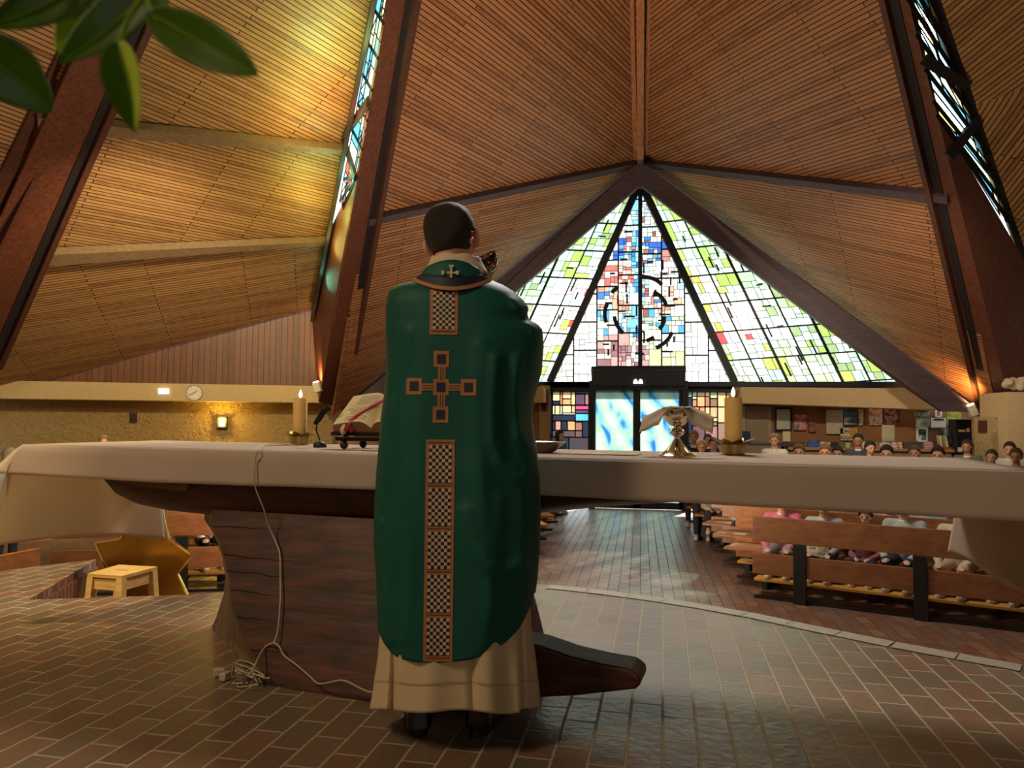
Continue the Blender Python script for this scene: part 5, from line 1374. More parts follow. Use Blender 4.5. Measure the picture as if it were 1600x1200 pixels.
# ================================================================= PEOPLE
SK={}
def mt(name,col,r=.75,**k):
    if name not in SK: SK[name]=plain(name,col,r,**k)
    return SK[name]
skins=[mt('skin_light',srgb(222,168,138),.5),mt('skin_tan',srgb(190,134,102),.5)]
def person(base,yaw,pose,s,label,skin=0,hair=(40,28,22),top=(150,156,160),bottom=(60,60,70),shoe_c=(220,215,205),long=False,vox=.016,arms='lap',group=None,shorts=False,pat=False):
    g=empty('person',base,label,'person',group)
    Rz=Matrix.Rotation(yaw,3,'Z')
    def P(x,y,z): return V(base)+Rz@V((x*s,y*s,z*s))
    sit=pose=='sit'
    if sit: pel=(0,0,.50); che=(0,.02,.78); nek=(0,.03,.93); hd=(0,.05,1.07); hip=lambda x:(x*.085,.03,.49); kn=lambda x:(x*.11,.42,.50); an=lambda x:(x*.10,.43,.10+.17/s)
    else: pel=(0,0,.92); che=(0,.0,1.25); nek=(0,.0,1.43); hd=(0,.02,1.58); hip=lambda x:(x*.09,0,.88); kn=lambda x:(x*.10,.02,.48); an=lambda x:(x*.10,0,.09)
    shd=lambda x:(x*.165,nek[1]-.02,nek[2]-.06)
    if arms=='lap': elb=lambda x:(x*.21,nek[1]+.06,nek[2]-.33); hnd=lambda x:(x*.07,nek[1]+.30,nek[2]-.38)
    elif arms=='knee': elb=lambda x:(x*.22,nek[1]+.12,nek[2]-.30); hnd=lambda x:(x*.11,nek[1]+.40,nek[2]-.40)
    else: elb=lambda x:(x*.20,nek[1],nek[2]-.34); hnd=lambda x:(x*.19,nek[1]+.10,nek[2]-.58)
    r=s
    b=MB()
    H=P(*hd)
    b.ball(H+Rz@V((0,-.01*s,.02*s)),(.072*s,.088*s,.092*s),Rz,16,12); b.ball(H+Rz@V((0,.022*s,-.045*s)),(.054*s,.06*s,.062*s),Rz,14,10)
    b.ball(H+Rz@V((0,.088*s,-.02*s)),(.013*s,.020*s,.022*s),Rz,8,6); b.ball(H+Rz@V((0,.078*s,-.062*s)),(.024*s,.010*s,.008*s),Rz,8,6)
    for x in(-1,1): b.ball(H+Rz@V((x*.074*s,0,-.01*s)),(.010*s,.018*s,.028*s),Rz,8,6)
    b.cap(H+Rz@V((0,-.01*s,-.05*s)),P(*nek),.048*s,.052*s); b.cap(P(*nek),P(*che),.06*s,.12*s); b.cap(P(*che),P(*pel),.12*s,.11*s)
    for x in(-1,1):
        b.cap(P(*shd(x)),P(*elb(x)),.042*s,.034*s); b.cap(P(*elb(x)),P(*hnd(x)),.032*s,.022*s)
        hv=V(hnd(x)); b.ball(P(*(hv+V((-x*.01,.03,0)))),(.032*s,.042*s,.020*s),Rz,10,8)
        for q in range(4): b.cap(P(*(hv+V((x*(.022-.015*q),.05,-.0)))),P(*(hv+V((x*(.020-.015*q),.088-.004*abs(q-1),-.018)))),.0095*s,.0075*s,8)
        b.cap(P(*(hv+V((-x*.03,.02,.0)))),P(*(hv+V((-x*.045,.055,-.006)))),.010*s,.008*s,8)
        b.cap(P(*hip(x)),P(*kn(x)),.075*s,.052*s); b.cap(P(*kn(x)),P(*an(x)),.048*s,.032*s); b.cap(P(*an(x)),P(*(V(an(x))+V((0,.10,-.05)))),.032*s,.025*s)
    b.cap(P(*shd(-1)),P(*shd(1)),.045*s,.045*s)
    b.build('body',skins[skin],g,smooth=True,remesh=max(.007*s,vox*.62),smoothit=1)
    t=MB()
    t.cap(P(nek[0],nek[1]-.01,nek[2]-.05),P(*che),.085*s,.150*s,14); t.cap(P(*che),P(pel[0],pel[1]+.01,pel[2]+.02),.148*s,.140*s,14); t.cap(P(*shd(-1)),P(*shd(1)),.066*s,.066*s)
    for x in(-1,1):
        t.cap(P(*shd(x)),P(*elb(x)),.064*s,.054*s); hv=V(elb(x)).lerp(V(hnd(x)),.82); t.cap(P(*elb(x)),P(*hv),.053*s,.040*s)
    tm=mt('cloth_%d_%d_%d'%top,srgb(*top),.85,bump=.3,bscale=30) if not pat else pat
    t.build('sweater',tm,g,smooth=True,remesh=vox,smoothit=2)
    c=MB(); 
    def cf(q,w_): a=q*2*math.pi; return P(nek[0]+.062*math.cos(a)*(1+.25*w_),nek[1]-.0+.060*math.sin(a)*(1+.25*w_),nek[2]-.005-.035*w_-.02*max(0,math.sin(a))*w_)
    c.grid(cf,18,2,wrap=True); c.build('collar',mt('collar_white',srgb(230,222,210),.8),g,smooth=True,solid=.006)
    l=MB(); l.cap(P(pel[0],pel[1],pel[2]),P(pel[0],pel[1],pel[2]-.03),.135*s,.13*s,14)
    for x in(-1,1):
        l.cap(P(*hip(x)),P(*kn(x)),.088*s,.066*s)
        if not shorts: l.cap(P(*kn(x)),P(*(V(an(x))+V((0,0,.03)))),.065*s,.048*s)
    l.build('trousers',mt('cloth_%d_%d_%d'%bottom,srgb(*bottom),.85),g,smooth=True,remesh=vox,smoothit=1)
    for x in(-1,1):
        q=MB(); a=V(an(x)); zz=a.z-.10; q.cap(P(a.x,a.y-.04,zz+.045),P(a.x,a.y+.11,zz+.042),.042*s,.038*s); q.cap(P(a.x,a.y-.04,zz+.045),P(a.x,a.y-.02,zz+.10),.042*s,.040*s); q.build('shoe',mt('shoe_%d_%d_%d'%shoe_c,srgb(*shoe_c),.6),g,smooth=True,remesh=vox*.7)
    for x in(-1,1):
        q=MB(); q.ball(H+Rz@V((x*.028*s,.076*s,.002*s)),.0095*s,n=8,m=6); q.build('eye',mt('eye_dark',srgb(40,28,24),.3),g,smooth=True)
    h=MB(); vs=[];fs=[];nu,nv=28,16; idx={}
    C=H+Rz@V((0,-.012*s,.026*s)); rr=random.Random(len(label)*7+int(s*100))
    for j in range(nv+1):
        for i in range(nu):
            a=i/nu*2*math.pi; th=j/nv*math.pi*.86; d=V((math.sin(th)*math.cos(a),math.sin(th)*math.sin(a),math.cos(th)))
            k=1+.05*noise.noise(V((d.x*5+len(label),d.y*5,d.z*5)))+.02*rr.uniform(-1,1)
            ext=V((.084,.100,.100))
            p=V((d.x*ext.x,d.y*ext.y,d.z*ext.z*(1.0 if d.z>0 or not long else 2.2)))*k*s
            idx[i,j]=len(vs); vs.append(C+Rz@p)
    for j in range(nv):
        for i in range(nu):
            a=(i+.5)/nu*2*math.pi; th=(j+.5)/nv*math.pi*.86; y=math.sin(a)*math.sin(th); z=math.cos(th); x=abs(math.cos(a)*math.sin(th))
            lim=-.7 if y<.05 else (.42-.25*(x>.62) if y>.35 else -.15)
            if long and y<.45: lim=-1
            if z>lim: fs.append((idx[i,j],idx[(i+1)%nu,j],idx[(i+1)%nu,j+1],idx[i,j+1]))
    h.add(vs,fs); h.build('hair',mt('hair_%d_%d_%d'%hair,srgb(*hair),.7,noise_amt=.35,scale=60,bump=.6,bscale=120),g,smooth=True,solid=.010*s)
    return g
def row_pos(k,px,side='R',dn=-.20):
    if side=='R': p0=endR+V((-.05*k,.98*k,0))+nRr*dn; n=nRr
    else: p0=V((-1.35-.02*k,8.45+.98*k,FZ))+nLl*dn; n=nLl
    p=at_plane(px,700,p0,n); p.z=FZ; return p
def face_yaw(p,tx=-.5,ty=2.5): return math.atan2(ty-p.y,tx-p.x)-math.pi/2
def sit(k,px,s,label,side='R',**kw):
    p=row_pos(k,px,side); return person(p,face_yaw(p)+kw.pop('turn',0),'sit',s,label,**kw)
pinkm=mt('cloth_pink',srgb(206,110,128),.9,bump=.3,bscale=60)
camo=mt('cloth_cream_print',srgb(206,192,160),.85,noise_amt=.35,scale=14)
sit(1,1222,.90,'child in a pink jacket in the first pew, nearest the aisle',hair=(70,48,32),bottom=(150,146,138),pat=pinkm,vox=.013,arms='knee')
sit(1,1287,.88,'child in a grey sweatshirt holding a white booklet in the first pew',hair=(96,70,44),top=(168,172,170),bottom=(52,52,60),vox=.013,arms='knee')
sit(1,1352,.80,'child with bare knees between the booklet reader and the front post',hair=(40,30,26),top=(150,90,96),bottom=(40,44,60),shorts=True,vox=.013)
sit(1,1412,.92,'child in a pale grey sweatshirt and shorts, hands on the knees, behind the front post',hair=(44,30,24),top=(176,178,174),bottom=(44,48,62),shorts=True,vox=.013,arms='knee')
sit(1,1498,.90,'child in a cream patterned top and pale leggings at the edge of the hanging cloth',hair=(120,90,60),bottom=(206,178,148),pat=camo,vox=.013,arms='knee')
sit(1,1580,.88,'child with bare legs behind the hanging altar cloth on the right',hair=(60,44,34),top=(120,100,96),bottom=(60,56,60),shorts=True,vox=.015,arms='knee')
sit(2,1312,.90,'child in a dull grey pullover reading in the second pew',hair=(50,38,30),top=(120,124,130),vox=.016)
sit(2,1385,.86,'child in a light grey pullover in the second pew, left of the sweatshirt child',hair=(90,64,40),top=(150,150,150),vox=.016)
sit(2,1450,.90,'child in a pale blue top in the second pew',hair=(60,44,30),top=(170,186,196),vox=.016)
sit(3,1165,.92,'child in a white top at the aisle end of the third pew',hair=(110,84,54),top=(214,208,196),vox=.018)
sit(4,1120,.92,'child in a cream top with white papers near the dark heater',hair=(60,44,34),top=(206,196,176),vox=.018)
sit(1,331,.95,'person in black trousers seated behind the left rail next to the altar foot','L',hair=(50,36,28),top=(222,206,176),bottom=(24,24,28),vox=.014,arms='knee')
def at_head(px,py,Y,label,pose='stand',turn=0,**kw):
    p=at_y(px,py,Y); Hh=p.z-FZ; s=Hh/(1.58 if pose=='stand' else 1.07)
    b=V((p.x,p.y,FZ)); return person(b,face_yaw(b)+turn,pose,s,label,vox=kw.pop('vox',.02),arms=kw.pop('arms','down' if pose=='stand' else 'lap'),**kw)
at_head(162,690,11.0,'fair haired person peeping above the left half of the altar',hair=(150,120,80),top=(140,120,90))
at_head(14,713,7.6,'pale haired person at the far left corner of the altar cloth',hair=(190,170,140),top=(200,206,190),turn=.5)
at_head(874,681,14.6,'woman with dark hair and a green jacket left of the entrance doors',hair=(40,30,28),top=(50,76,70),turn=.9,long=True)
at_head(1084,683,13.4,'person with light hair and dark coat right beside the chalice cloth',hair=(150,120,92),top=(36,38,50),skin=1)
at_head(1106,687,14.9,'long haired woman in a dark coat between two heads left of the right candle',hair=(60,44,36),top=(40,40,54),long=True,skin=1)
at_head(1115,694,12.8,'rosy faced child in dark clothes just left of the right candle',hair=(50,34,30),top=(44,40,50))
at_head(1097,699,11.9,'blond child low above the cloth between chalice and right candle',hair=(190,150,90),top=(90,80,60))
at_head(1210,688,13.2,'fair haired child in a white shirt in front of the beige side door',hair=(160,124,88),top=(226,218,204))
at_head(1341,688,13.6,'dark haired boy in a grey top in front of the leaflet counter',hair=(36,28,26),top=(70,74,84),skin=1)
at_head(1359,700,12.2,'child in a navy hood beside the dark haired boy',hair=(28,30,40),top=(36,42,60),turn=.6)
for px,py,c,l in ((1249,706,(120,90,60),'brown haired head just above the altar cloth, left below the leaflets'),(1290,707,(140,104,72),'light brown haired head low above the cloth, next but one to the boy'),(1309,709,(50,38,30),'dark hair tuft barely above the cloth left of the boy'),(1386,709,(40,30,26),'dark haired head top right of the boy in grey'),(1429,708,(110,80,56),'reddish brown head top below the green leaf poster'),(1466,711,(36,28,26),'black haired head top under the row of standing books')):
    at_head(px,py,{1249:14.3,1290:13.6,1309:14.9,1386:13.5,1429:14.9,1466:13.6}[px],l,pose='sit',hair=c,top=(110,104,100))
at_head(1511,698,13.0,'dark haired adult with folded hands in front of the black cabinet',hair=(44,34,30),top=(110,104,84),skin=1)
at_head(1550,714,11.6,'child with short brown hair at the right end of the altar top',hair=(70,50,36),top=(60,56,60))
at_head(1578,702,12.3,'curly dark haired person in a pale jacket by the right pier',hair=(34,26,24),top=(206,200,190))
at_head(1588,713,11.0,'round faced child in front of the curly haired person',hair=(90,64,44),top=(150,146,140),skin=1)
# booklet held by the grey child
q0=at_plane(1290,862,row_pos(1,1287,dn=-.62),nRr)
mb=MB(); qs=[at_plane(x,y,row_pos(1,1287,dn=-.60),nRr) for x,y in ((1259,846),(1296,850),(1293,873),(1259,866))]
mb.prism(qs,nRr*.006); o=mb.build('booklet',mt('white_paper',srgb(238,226,196),.7),loc=q0); tag(o,'white printed booklet held up by the child in the grey sweatshirt','booklet')
mb=MB()
qs2=[q-nRr*.002 for q in qs]
def bq(s,t): return (qs2[0].lerp(qs2[1],s)).lerp(qs2[3].lerp(qs2[2],s),t)
for k in range(3): mb.add([bq(.16+.1*k,.36),bq(.23+.1*k,.36),bq(.23+.1*k,.52),bq(.16+.1*k,.52)],[(0,1,2,3)])
for k in range(5): mb.add([bq(.55,.30+.11*k),bq(.92-.06*(k%2),.30+.11*k),bq(.92-.06*(k%2),.34+.11*k),bq(.55,.34+.11*k)],[(0,1,2,3)])
mb.build('printed_text',mt('grey_print',srgb(110,104,96),.8),o)

# ================================================================= THINGS ON THE WALLS
def pic(name,material,label,cat,rect,Y=15.985,depth=.015,frame=None):
    x0,y0,x1,y1=rect; P=[at_y(x0,y0,Y),at_y(x1,y0,Y),at_y(x1,y1,Y),at_y(x0,y1,Y)]
    mb=MB(); mb.prism(P,(0,depth,0)); o=mb.build(name,material,loc=(P[0]+P[2])/2); tag(o,label,cat)
    if frame:
        mb=MB()
        for k in range(4): mb.bar(P[k],P[(k+1)%4],.035,.03,(0,1,0))
        mb.build('frame',frame,o)
    return o
def art(name,cols,scale,stretch=(1,1,1),detail=3):
    m_,nt,b,out=newmat(name); L=nt.links.new; tc=N(nt,'ShaderNodeTexCoord'); mp=N(nt,'ShaderNodeMapping'); mp.inputs['Scale'].default_value=stretch; L(tc.outputs['Object'],mp.inputs[0])
    nz=N(nt,'ShaderNodeTexNoise'); nz.inputs['Scale'].default_value=scale; nz.inputs['Detail'].default_value=detail; L(mp.outputs[0],nz.inputs['Vector'])
    rp=N(nt,'ShaderNodeValToRGB'); es=rp.color_ramp.elements; es[0].position=.3; es[0].color=c4(srgb(*cols[0])); es[1].position=.7; es[1].color=c4(srgb(*cols[-1]))
    for i,c in enumerate(cols[1:-1]): q=es.new(.3+.4*(i+1)/(len(cols)-1)); q.color=c4(srgb(*c))
    L(nz.outputs[0],rp.inputs[0]); L(rp.outputs[0],b.inputs['Base Color']); b.inputs['Roughness'].default_value=.5; return m_
M['paper']=mt('white_paper',srgb(238,226,196),.7)
gp=art('grey_plan_sheet',[(190,184,160),(214,206,182),(170,164,146)],22)
pic('notice_board',art('pale_green_notice',[(176,182,158),(200,200,176)],6),'tall pale notice board in a dark frame right of the beige door','board',(1212,638,1236,672),frame=M['dark'])
pic('paper_sheet',M['paper'],'small white sheet under the framed notice board','paper',(1223,674,1235,690))
pic('poster',art('red_poster_art',[(150,40,52),(196,70,76),(214,180,180),(60,70,90)],5),'red poster with pale circles left of the small brown emblem','poster',(1241,648,1260,672))
pic('wall_emblem',art('brown_emblem',[(90,46,34),(170,120,84)],16),'small brown shield shaped emblem beside the red poster','emblem',(1264,658,1276,675))
pic('plan_sheet',gp,'large grey plan sheet pinned to the middle of the brown wall','paper',(1291,641,1317,678))
pic('poster',art('blue_lake_poster_art',[(40,60,70),(60,100,150),(120,150,140),(230,230,220)],4,(1,1,3)),'blue landscape poster right of the grey plan sheet','poster',(1319,639,1339,664),15.97)
pic('poster',art('white_green_poster_art',[(60,70,60),(210,214,190),(236,232,220),(90,60,70)],7),'narrow white poster with green leaves overlapping the blue one','poster',(1341,639,1349,664))
n_=pic('notice',M['paper'],'white notice with big dark letters and a yellow corner','notice',(1313,669,1339,688))
mb=MB(); P=[at_y(x,y,15.975) for x,y in((1328,669.5),(1338,669.5),(1338,681),(1328,681))]; mb.prism(P,(0,.008,0)); mb.build('yellow_corner',mt('ochre_paper',srgb(206,160,70),.7),n_)
def text(s,px,py,Y,h,mat,parent,name='lettering',ang=0):
    cu=bpy.data.curves.new(name,'FONT'); cu.body=s; cu.size=h; cu.extrude=.002; cu.align_x='CENTER'; cu.align_y='CENTER'; cu.materials.append(mat)
    tmp=bpy.data.objects.new(name,cu); COL.objects.link(tmp); bpy.context.view_layer.update(); me=bpy.data.meshes.new_from_object(tmp.evaluated_get(bpy.context.evaluated_depsgraph_get())); bpy.data.objects.remove(tmp)
    o=bpy.data.objects.new(name,me); COL.objects.link(o); p=at_y(px,py,Y); o.parent=parent; o.location=p-parent_world(parent); o.rotation_euler=(math.pi/2,ang,0)
    return o
inkm=mt('black_ink',srgb(30,28,30),.7); whm=mt('white_ink',srgb(236,232,224),.7)
text('ON',1321,674,15.965,.10,inkm,n_); text('SOGN',1322,684,15.965,.09,inkm,n_)
pic('poster',art('orange_blue_poster_art',[(200,90,40),(230,150,80),(240,230,210),(70,120,140)],9),'orange and blue poster with a white foot strip','poster',(1358,638,1379,664))
pic('poster',art('dark_mosaic_poster_art',[(40,30,50),(110,60,90),(210,150,130),(60,60,100)],12),'dark purple poster of many small pictures','poster',(1381,638,1403,663))
pic('paper_sheet',art('typed_sheet',[(226,214,180),(196,184,156)],24,(1,1,6)),'cream typed sheet hanging under the dark purple poster','paper',(1378,664,1398,690),15.97)
o=pic('poster',art('oui_poster_art',[(40,44,60),(130,140,110),(220,216,200)],5,(1,1,2)),'poster with the word OUI above a row of dark figures','poster',(1431,640,1453,667))
text('OUI',1437,648,15.965,.11,whm,o)
pic('picture_frame',art('small_portrait_art',[(120,60,60),(190,150,130)],12),'tiny dark picture above the white headline sheet','picture',(1462,640,1470,651),frame=whm)
o=pic('notice',M['paper'],'white sheet with a dark headline under the tiny picture','notice',(1455,653,1478,668)); 
mb=MB(); P=[at_y(x,y,15.975) for x,y in((1459,654.5),(1475,654.5),(1475,656.5),(1459,656.5))]; mb.prism(P,(0,.006,0)); mb.build('headline',inkm,o)
pic('poster',art('green_leaf_poster_art',[(90,110,40),(150,164,70),(190,196,110)],8),'yellow green leaf poster above the books','poster',(1479,639,1502,665))
pic('poster',art('dove_poster_art',[(36,50,34),(60,80,50),(226,236,210)],7),'small dark green poster with a white bird and red foot','poster',(1433,669,1448,689),frame=whm)
# beige side door
d2=empty('door_2',at_y(1182,660,15.98)); struct(d2,'beige panelled side door right of the entrance','door')
P=[at_y(x,y,15.98) for x,y in((1160,634),(1205,634),(1205,700),(1160,700))]; P[2].z=P[3].z=FZ+.01
mb=MB(); mb.prism(P,(0,.02,0)); mb.build('door_frame',M['door_paint'],d2)
for (a_,b_,c_,e_) in((1166,640,1199,655),(1166,658,1199,690)):
    P=[at_y(x,y,15.96) for x,y in((a_,b_),(c_,b_),(c_,e_),(a_,e_))]; mb=MB(); mb.prism(P,(0,.03,0)); mb.build('door_panel',mt('door_panel_paint',srgb(150,130,106),.6),d2,bevel=.008)
# blue screen on a small desk
dk0=at_y(1165,690,15.2)
mb=MB(); P=[at_y(x,y,15.2) for x,y in((1157,673),(1172,674),(1173,692),(1157,692))]; mb.prism(P,(0,.03,0)); sc_=mb.build('display_screen',mt('navy_panel',srgb(24,44,84),.4),loc=dk0); tag(sc_,'dark blue upright panel behind the right candle','screen')
t_=empty('side_desk',V((dk0.x+.25,15.3,FZ)),'small desk with a blue chair back left of the leaflet counter','desk')
mb=MB(); mb.box(V((dk0.x+.30,15.3,at_y(1165,694,15.3).z)),(1.0,.5,.04)); mb.build('desk_top',mt('grey_blue_top',srgb(60,70,96),.5),t_)
for x in(-.15,.75):
    for y in(-.2,.2):
        zz=at_y(1165,694,15.3).z; mb=MB(); mb.box(V((dk0.x+x,15.3+y,(FZ+zz)/2)),(.04,.04,zz-FZ)); mb.build('leg',M['dark'],t_)
# leaflet counter
ct0=at_y(1229,699,15.25); ct1=at_y(1492,702,15.25); zc=ct0.z-.02
cn=empty('leaflet_counter',V(((ct0.x+ct1.x)/2,15.4,FZ)),'long light counter for leaflets along the brown wall','counter')
mb=MB(); mb.box(V(((ct0.x+ct1.x)/2,15.5,zc)),(ct1.x-ct0.x,.60,.05)); mb.build('counter_top',mt('counter_wood',srgb(190,150,100),.5),cn,bevel=.005)
mb=MB(); mb.box(V(((ct0.x+ct1.x)/2,15.52,(FZ+zc)/2-.02)),(ct1.x-ct0.x-.1,.5,zc-FZ-.05)); mb.build('counter_body',mt('counter_cream',srgb(176,156,120),.7),cn)
rl=random.Random(8)
lf=[(1232,1256,'fan of dark brown leaflets at the left end of the counter',(110,70,60)),(1262,1281,'blue car leaflet propped upright on the counter',(70,110,170)),(1282,1289,'narrow white leaflet right of the blue one',(220,216,206)),(1291,1297,'slim cream leaflet beside the black and white one',(214,200,170)),(1298,1309,'black and white leaflet in the middle left of the counter',(60,56,56)),(1311,1320,'olive leaflet on the counter under the notice',(120,110,70)),(1321,1328,'pale green leaflet left of the dark haired boy',(190,200,150)),(1349,1358,'white leaflet right of the dark haired boy',(230,226,216)),(1360,1371,'pink grey leaflet under the cream typed sheet',(176,150,140)),(1375,1391,'wide pale pink leaflet on the counter',(220,196,180)),(1393,1402,'rose leaflet right of the wide pale pink one',(214,180,168)),(1404,1410,'small cream and red leaflet',(220,170,140)),(1412,1426,'stack of dark leaflets lying flat',(70,64,50)),(1427,1442,'dark patterned leaflets below the bird poster',(60,60,52)),(1444,1458,'red edged leaflets right of the dark ones',(196,130,110))]
for x0,x1,l,c in lf:
    hh=(687 if 1262<=x0<1282 else 691)+rl.uniform(-.8,.8)
    a=at_y(x0,699,15.28);b=at_y(x1,699,15.28); zt=at_y(x0,hh,15.4).z; z0=zc+.027
    mb=MB(); P=[V((a.x,15.26,z0)),V((b.x,15.26,z0)),V((b.x+.04,15.42,zt)),V((a.x+.04,15.42,zt))]; mb.prism(P,(0,.02,0))
    mb.prism([V((a.x+.02,15.42,z0)),V((b.x-.0,15.42,z0)),V((b.x,15.44,zt-.02)),V((a.x+.02,15.44,zt-.02))],(0,.01,0))
    o=mb.build('leaflet',art('leaflet_%d'%x0,[tuple(int(v*.6) for v in c),c,tuple(min(255,int(v*1.25)) for v in c)],14),loc=(P[0]+P[2])/2); tag(o,l,'leaflet','leaflets on the counter')
bx=at_y(1476,698,15.3)
mb=MB(); mb.box(V((bx.x+.20,15.4,zc+.045)),(.62,.22,.035)); mb.box(V((bx.x-.10,15.4,zc+.08)),(.02,.2,.09)); mb.box(V((bx.x+.50,15.4,zc+.08)),(.02,.2,.09)); o=mb.build('book_tray',mt('red_brown_tray',srgb(170,80,40),.5),loc=V((bx.x+.2,15.4,zc))); tag(o,'reddish wooden tray holding leaning books at the right end of the counter','tray')
for k,(c,t) in enumerate((((236,220,180),.12),((220,214,170),.16),((70,90,60),.22),((240,232,206),.28),((230,220,186),.5))):
    R=Matrix.Rotation(-t,3,'Y'); mb=MB(); mb.box(V((bx.x-.04+.105*k,15.4,zc+.065))+R@V((0,0,.11)),(.035,.15,.22),R); o=mb.build('book',mt('book_%d'%k,srgb(*c),.6),bevel=.003,loc=V((bx.x-.04+.105*k,15.4,zc+.1))); tag(o,('leftmost pale book leaning in the red tray','second pale book in the red tray','dark green book among the pale ones in the tray','white book right of the dark green one','most tilted cream book at the right of the tray')[k],'book','books in the tray')
# rack of binders and black cabinet
mb=MB(); P=[at_y(x,y,15.75) for x,y in((1473,668),(1494,668),(1494,690),(1473,690))]; P[2].z=P[3].z=zc+.065; mb.prism(P,(0,.2,0)); rk=mb.build('display_rack',mt('grey_rack',srgb(120,118,100),.6),loc=(P[0]+P[2])/2); tag(rk,'grey rack of thin brochures left of the black cabinet','rack')
for k in range(4):
    mb=MB(); p0=at_y(1476+4.4*k,671,15.72);p1=at_y(1479+4.4*k,687,15.72); mb.prism([p0,V((p1.x,p0.y,p0.z)),p1,V((p0.x,p1.y,p1.z))],(0,.02,0)); mb.build('brochure',mt('brochure_%d'%(k%2),srgb(*((206,200,150),(160,150,150))[k%2]),.7),rk)
cbm=mt('black_cabinet',srgb(26,26,34),.4)
P=[at_y(x,y,15.1) for x,y in((1494,655),(1519,655))]; cb_=empty('cabinet',V(((P[0].x+P[1].x)/2,15.2,FZ)),'tall black cabinet with white labels beside the roughcast pier','cabinet')
mb=MB(); mb.box(V(((P[0].x+P[1].x)/2,15.3,(FZ+P[0].z)/2)),(P[1].x-P[0].x,.36,P[0].z-FZ)); mb.build('carcass',cbm,cb_,bevel=.01)
for (a_,b_,c_,e_) in((1498,671,1508,675),(1510,669,1515,675),(1497,699,1504,706)):
    Q=[at_y(x,y,15.1) for x,y in((a_,b_),(c_,b_),(c_,e_),(a_,e_))]; mb=MB(); mb.prism(Q,(0,.015,0)); mb.build('label_card',M['paper'],cb_)
# roughcast pier at the right
a=at_y(1521,651,14.1); b=at_y(1562,650,13.4); c=at_y(1640,655,13.9); d=at_y(1640,655,15.4)
mb=MB(); zz=a.z; mb.prism([V((p.x,p.y,FZ)) for p in (a,b,c,d)],(0,0,zz-FZ)); o=mb.build('wall_right',M['rough2']); struct(o,'cream roughcast pier below the right beam','wall')
nrm=(b-a); nrm.z=0; nrm.normalize(); pn_=V((nrm.y,-nrm.x,0)); 
Q=[at_plane(x,y,a+pn_*.02,pn_) for x,y in((1528,657),(1541,657),(1541,676),(1528,676))]; mb=MB(); mb.prism(Q,-pn_*.015); o=mb.build('plaque',mt('brown_plaque',srgb(84,36,34),.6,noise_amt=.5,scale=25),loc=Q[0]); tag(o,'small dark red brown plaque on the right roughcast pier','plaque')
# right ledge block with pale bouquet
a=at_y(1579,612,13.0); mb=MB(); mb.box(V((a.x+.9,13.6,(FZ+a.z)/2)),(1.8,1.0,a.z-FZ)); o=mb.build('wall_right',M['plaster']); struct(o,'cream plaster block at the right edge','wall')
mb=MB(); rb2=random.Random(6)
for k in range(16): mb.ball(V((a.x+.22+rb2.uniform(-.14,.22),13.3+rb2.uniform(-.1,.1),a.z+.05+rb2.uniform(0,.17))),rb2.uniform(.04,.075),n=8,m=6)
o=mb.build('bouquet',mt('pale_flowers',srgb(196,176,150),.8),smooth=True,loc=V((a.x+.2,13.3,a.z)),remesh=.02); tag(o,'pale bouquet on the cream block at the right edge','flowers')
# lamps on the beam feet
warm=emit('warm_lamp_face',(1,.62,.25),10)
def spotlamp(px,py,Y,label,to,e):
    p=at_y(px,py,Y); g=empty('uplighter',p,label,'lamp'); R=Matrix.Rotation(-.35,3,'Y')
    mb=MB(); mb.box(p+V((0,0,-.02)),(.13,.12,.20),R); mb.build('housing',mt('white_housing',srgb(220,210,190),.5),g,bevel=.01)
    mb=MB(); mb.box(p+R@V((0,0,.10)),(.10,.09,.01),R); mb.build('lamp_face',warm,g)
    lamp('SPOT','uplight',p+V((-.02,-.05,.16)),e,(1,.52,.16),.05,to=to,spot=math.radians(120),blend=.9)
spotlamp(1519,640,14.5,'small white uplighter at the foot of the right beam glowing orange',at_y(1480,560,15.3),60)
spotlamp(496,604,14.2,'small white uplighter at the foot of the left beam behind the left candle',at_y(560,520,15.2),60)
# left wall things
def pw_l(px,py,off=.0): return at_plane(px,py,WL[0]+wn*(off),wn)
def onw(name,mat,label,cat,rect,off,th=.04,bev=0):
    x0,y0,x1,y1=rect; P=[pw_l(x,y,off) for x,y in((x0,y0),(x1,y0),(x1,y1),(x0,y1))]; mb=MB(); mb.prism(P,-wn*th); o=mb.build(name,mat,bevel=bev,loc=(P[0]+P[2])/2)
    return tag(o,label,cat) if label else o
p=pw_l(304,614,.0); ck=empty('wall_clock',p,'round white wall clock on the left cream ledge','clock')
axc=wn.to_track_quat('Z','Y').to_matrix()
mb=MB(); mb.lathe([(0,-.0),(.165,-.0),(.17,.03),(.165,.05),(.15,.05),(.148,.035),(0,.035)],p,36,ax=axc); mb.build('clock_case',mt('clock_rim',srgb(150,150,140),.4),ck,smooth=True)
mb=MB(); mb.lathe([(0,.038),(.15,.038)],p,36,ax=axc); mb.build('clock_face',mt('clock_white',srgb(236,230,214),.6),ck)
for k,(ang,ln) in enumerate(((.9,.08),(-2.0,.12))):
    mb=MB(); mb.bar(p+axc@V((0,0,.043)),p+axc@V((ln*math.sin(ang),ln*math.cos(ang),.043)),.012,.004,wn); mb.build('clock_hand',inkm,ck)
mb=MB()
for k in range(12):
    a_=k*math.pi/6; q=p+axc@V((.125*math.sin(a_),.125*math.cos(a_),.041)); mb.box(q,(.014,.014,.004),axc)
mb.build('hour_marks',inkm,ck)
onw('emergency_light',emit('pale_light_box',(1,.97,.9),1.2),'small white emergency light on the ledge left of the clock','lamp',(247,607,263,615.5),.06,.06,.01)
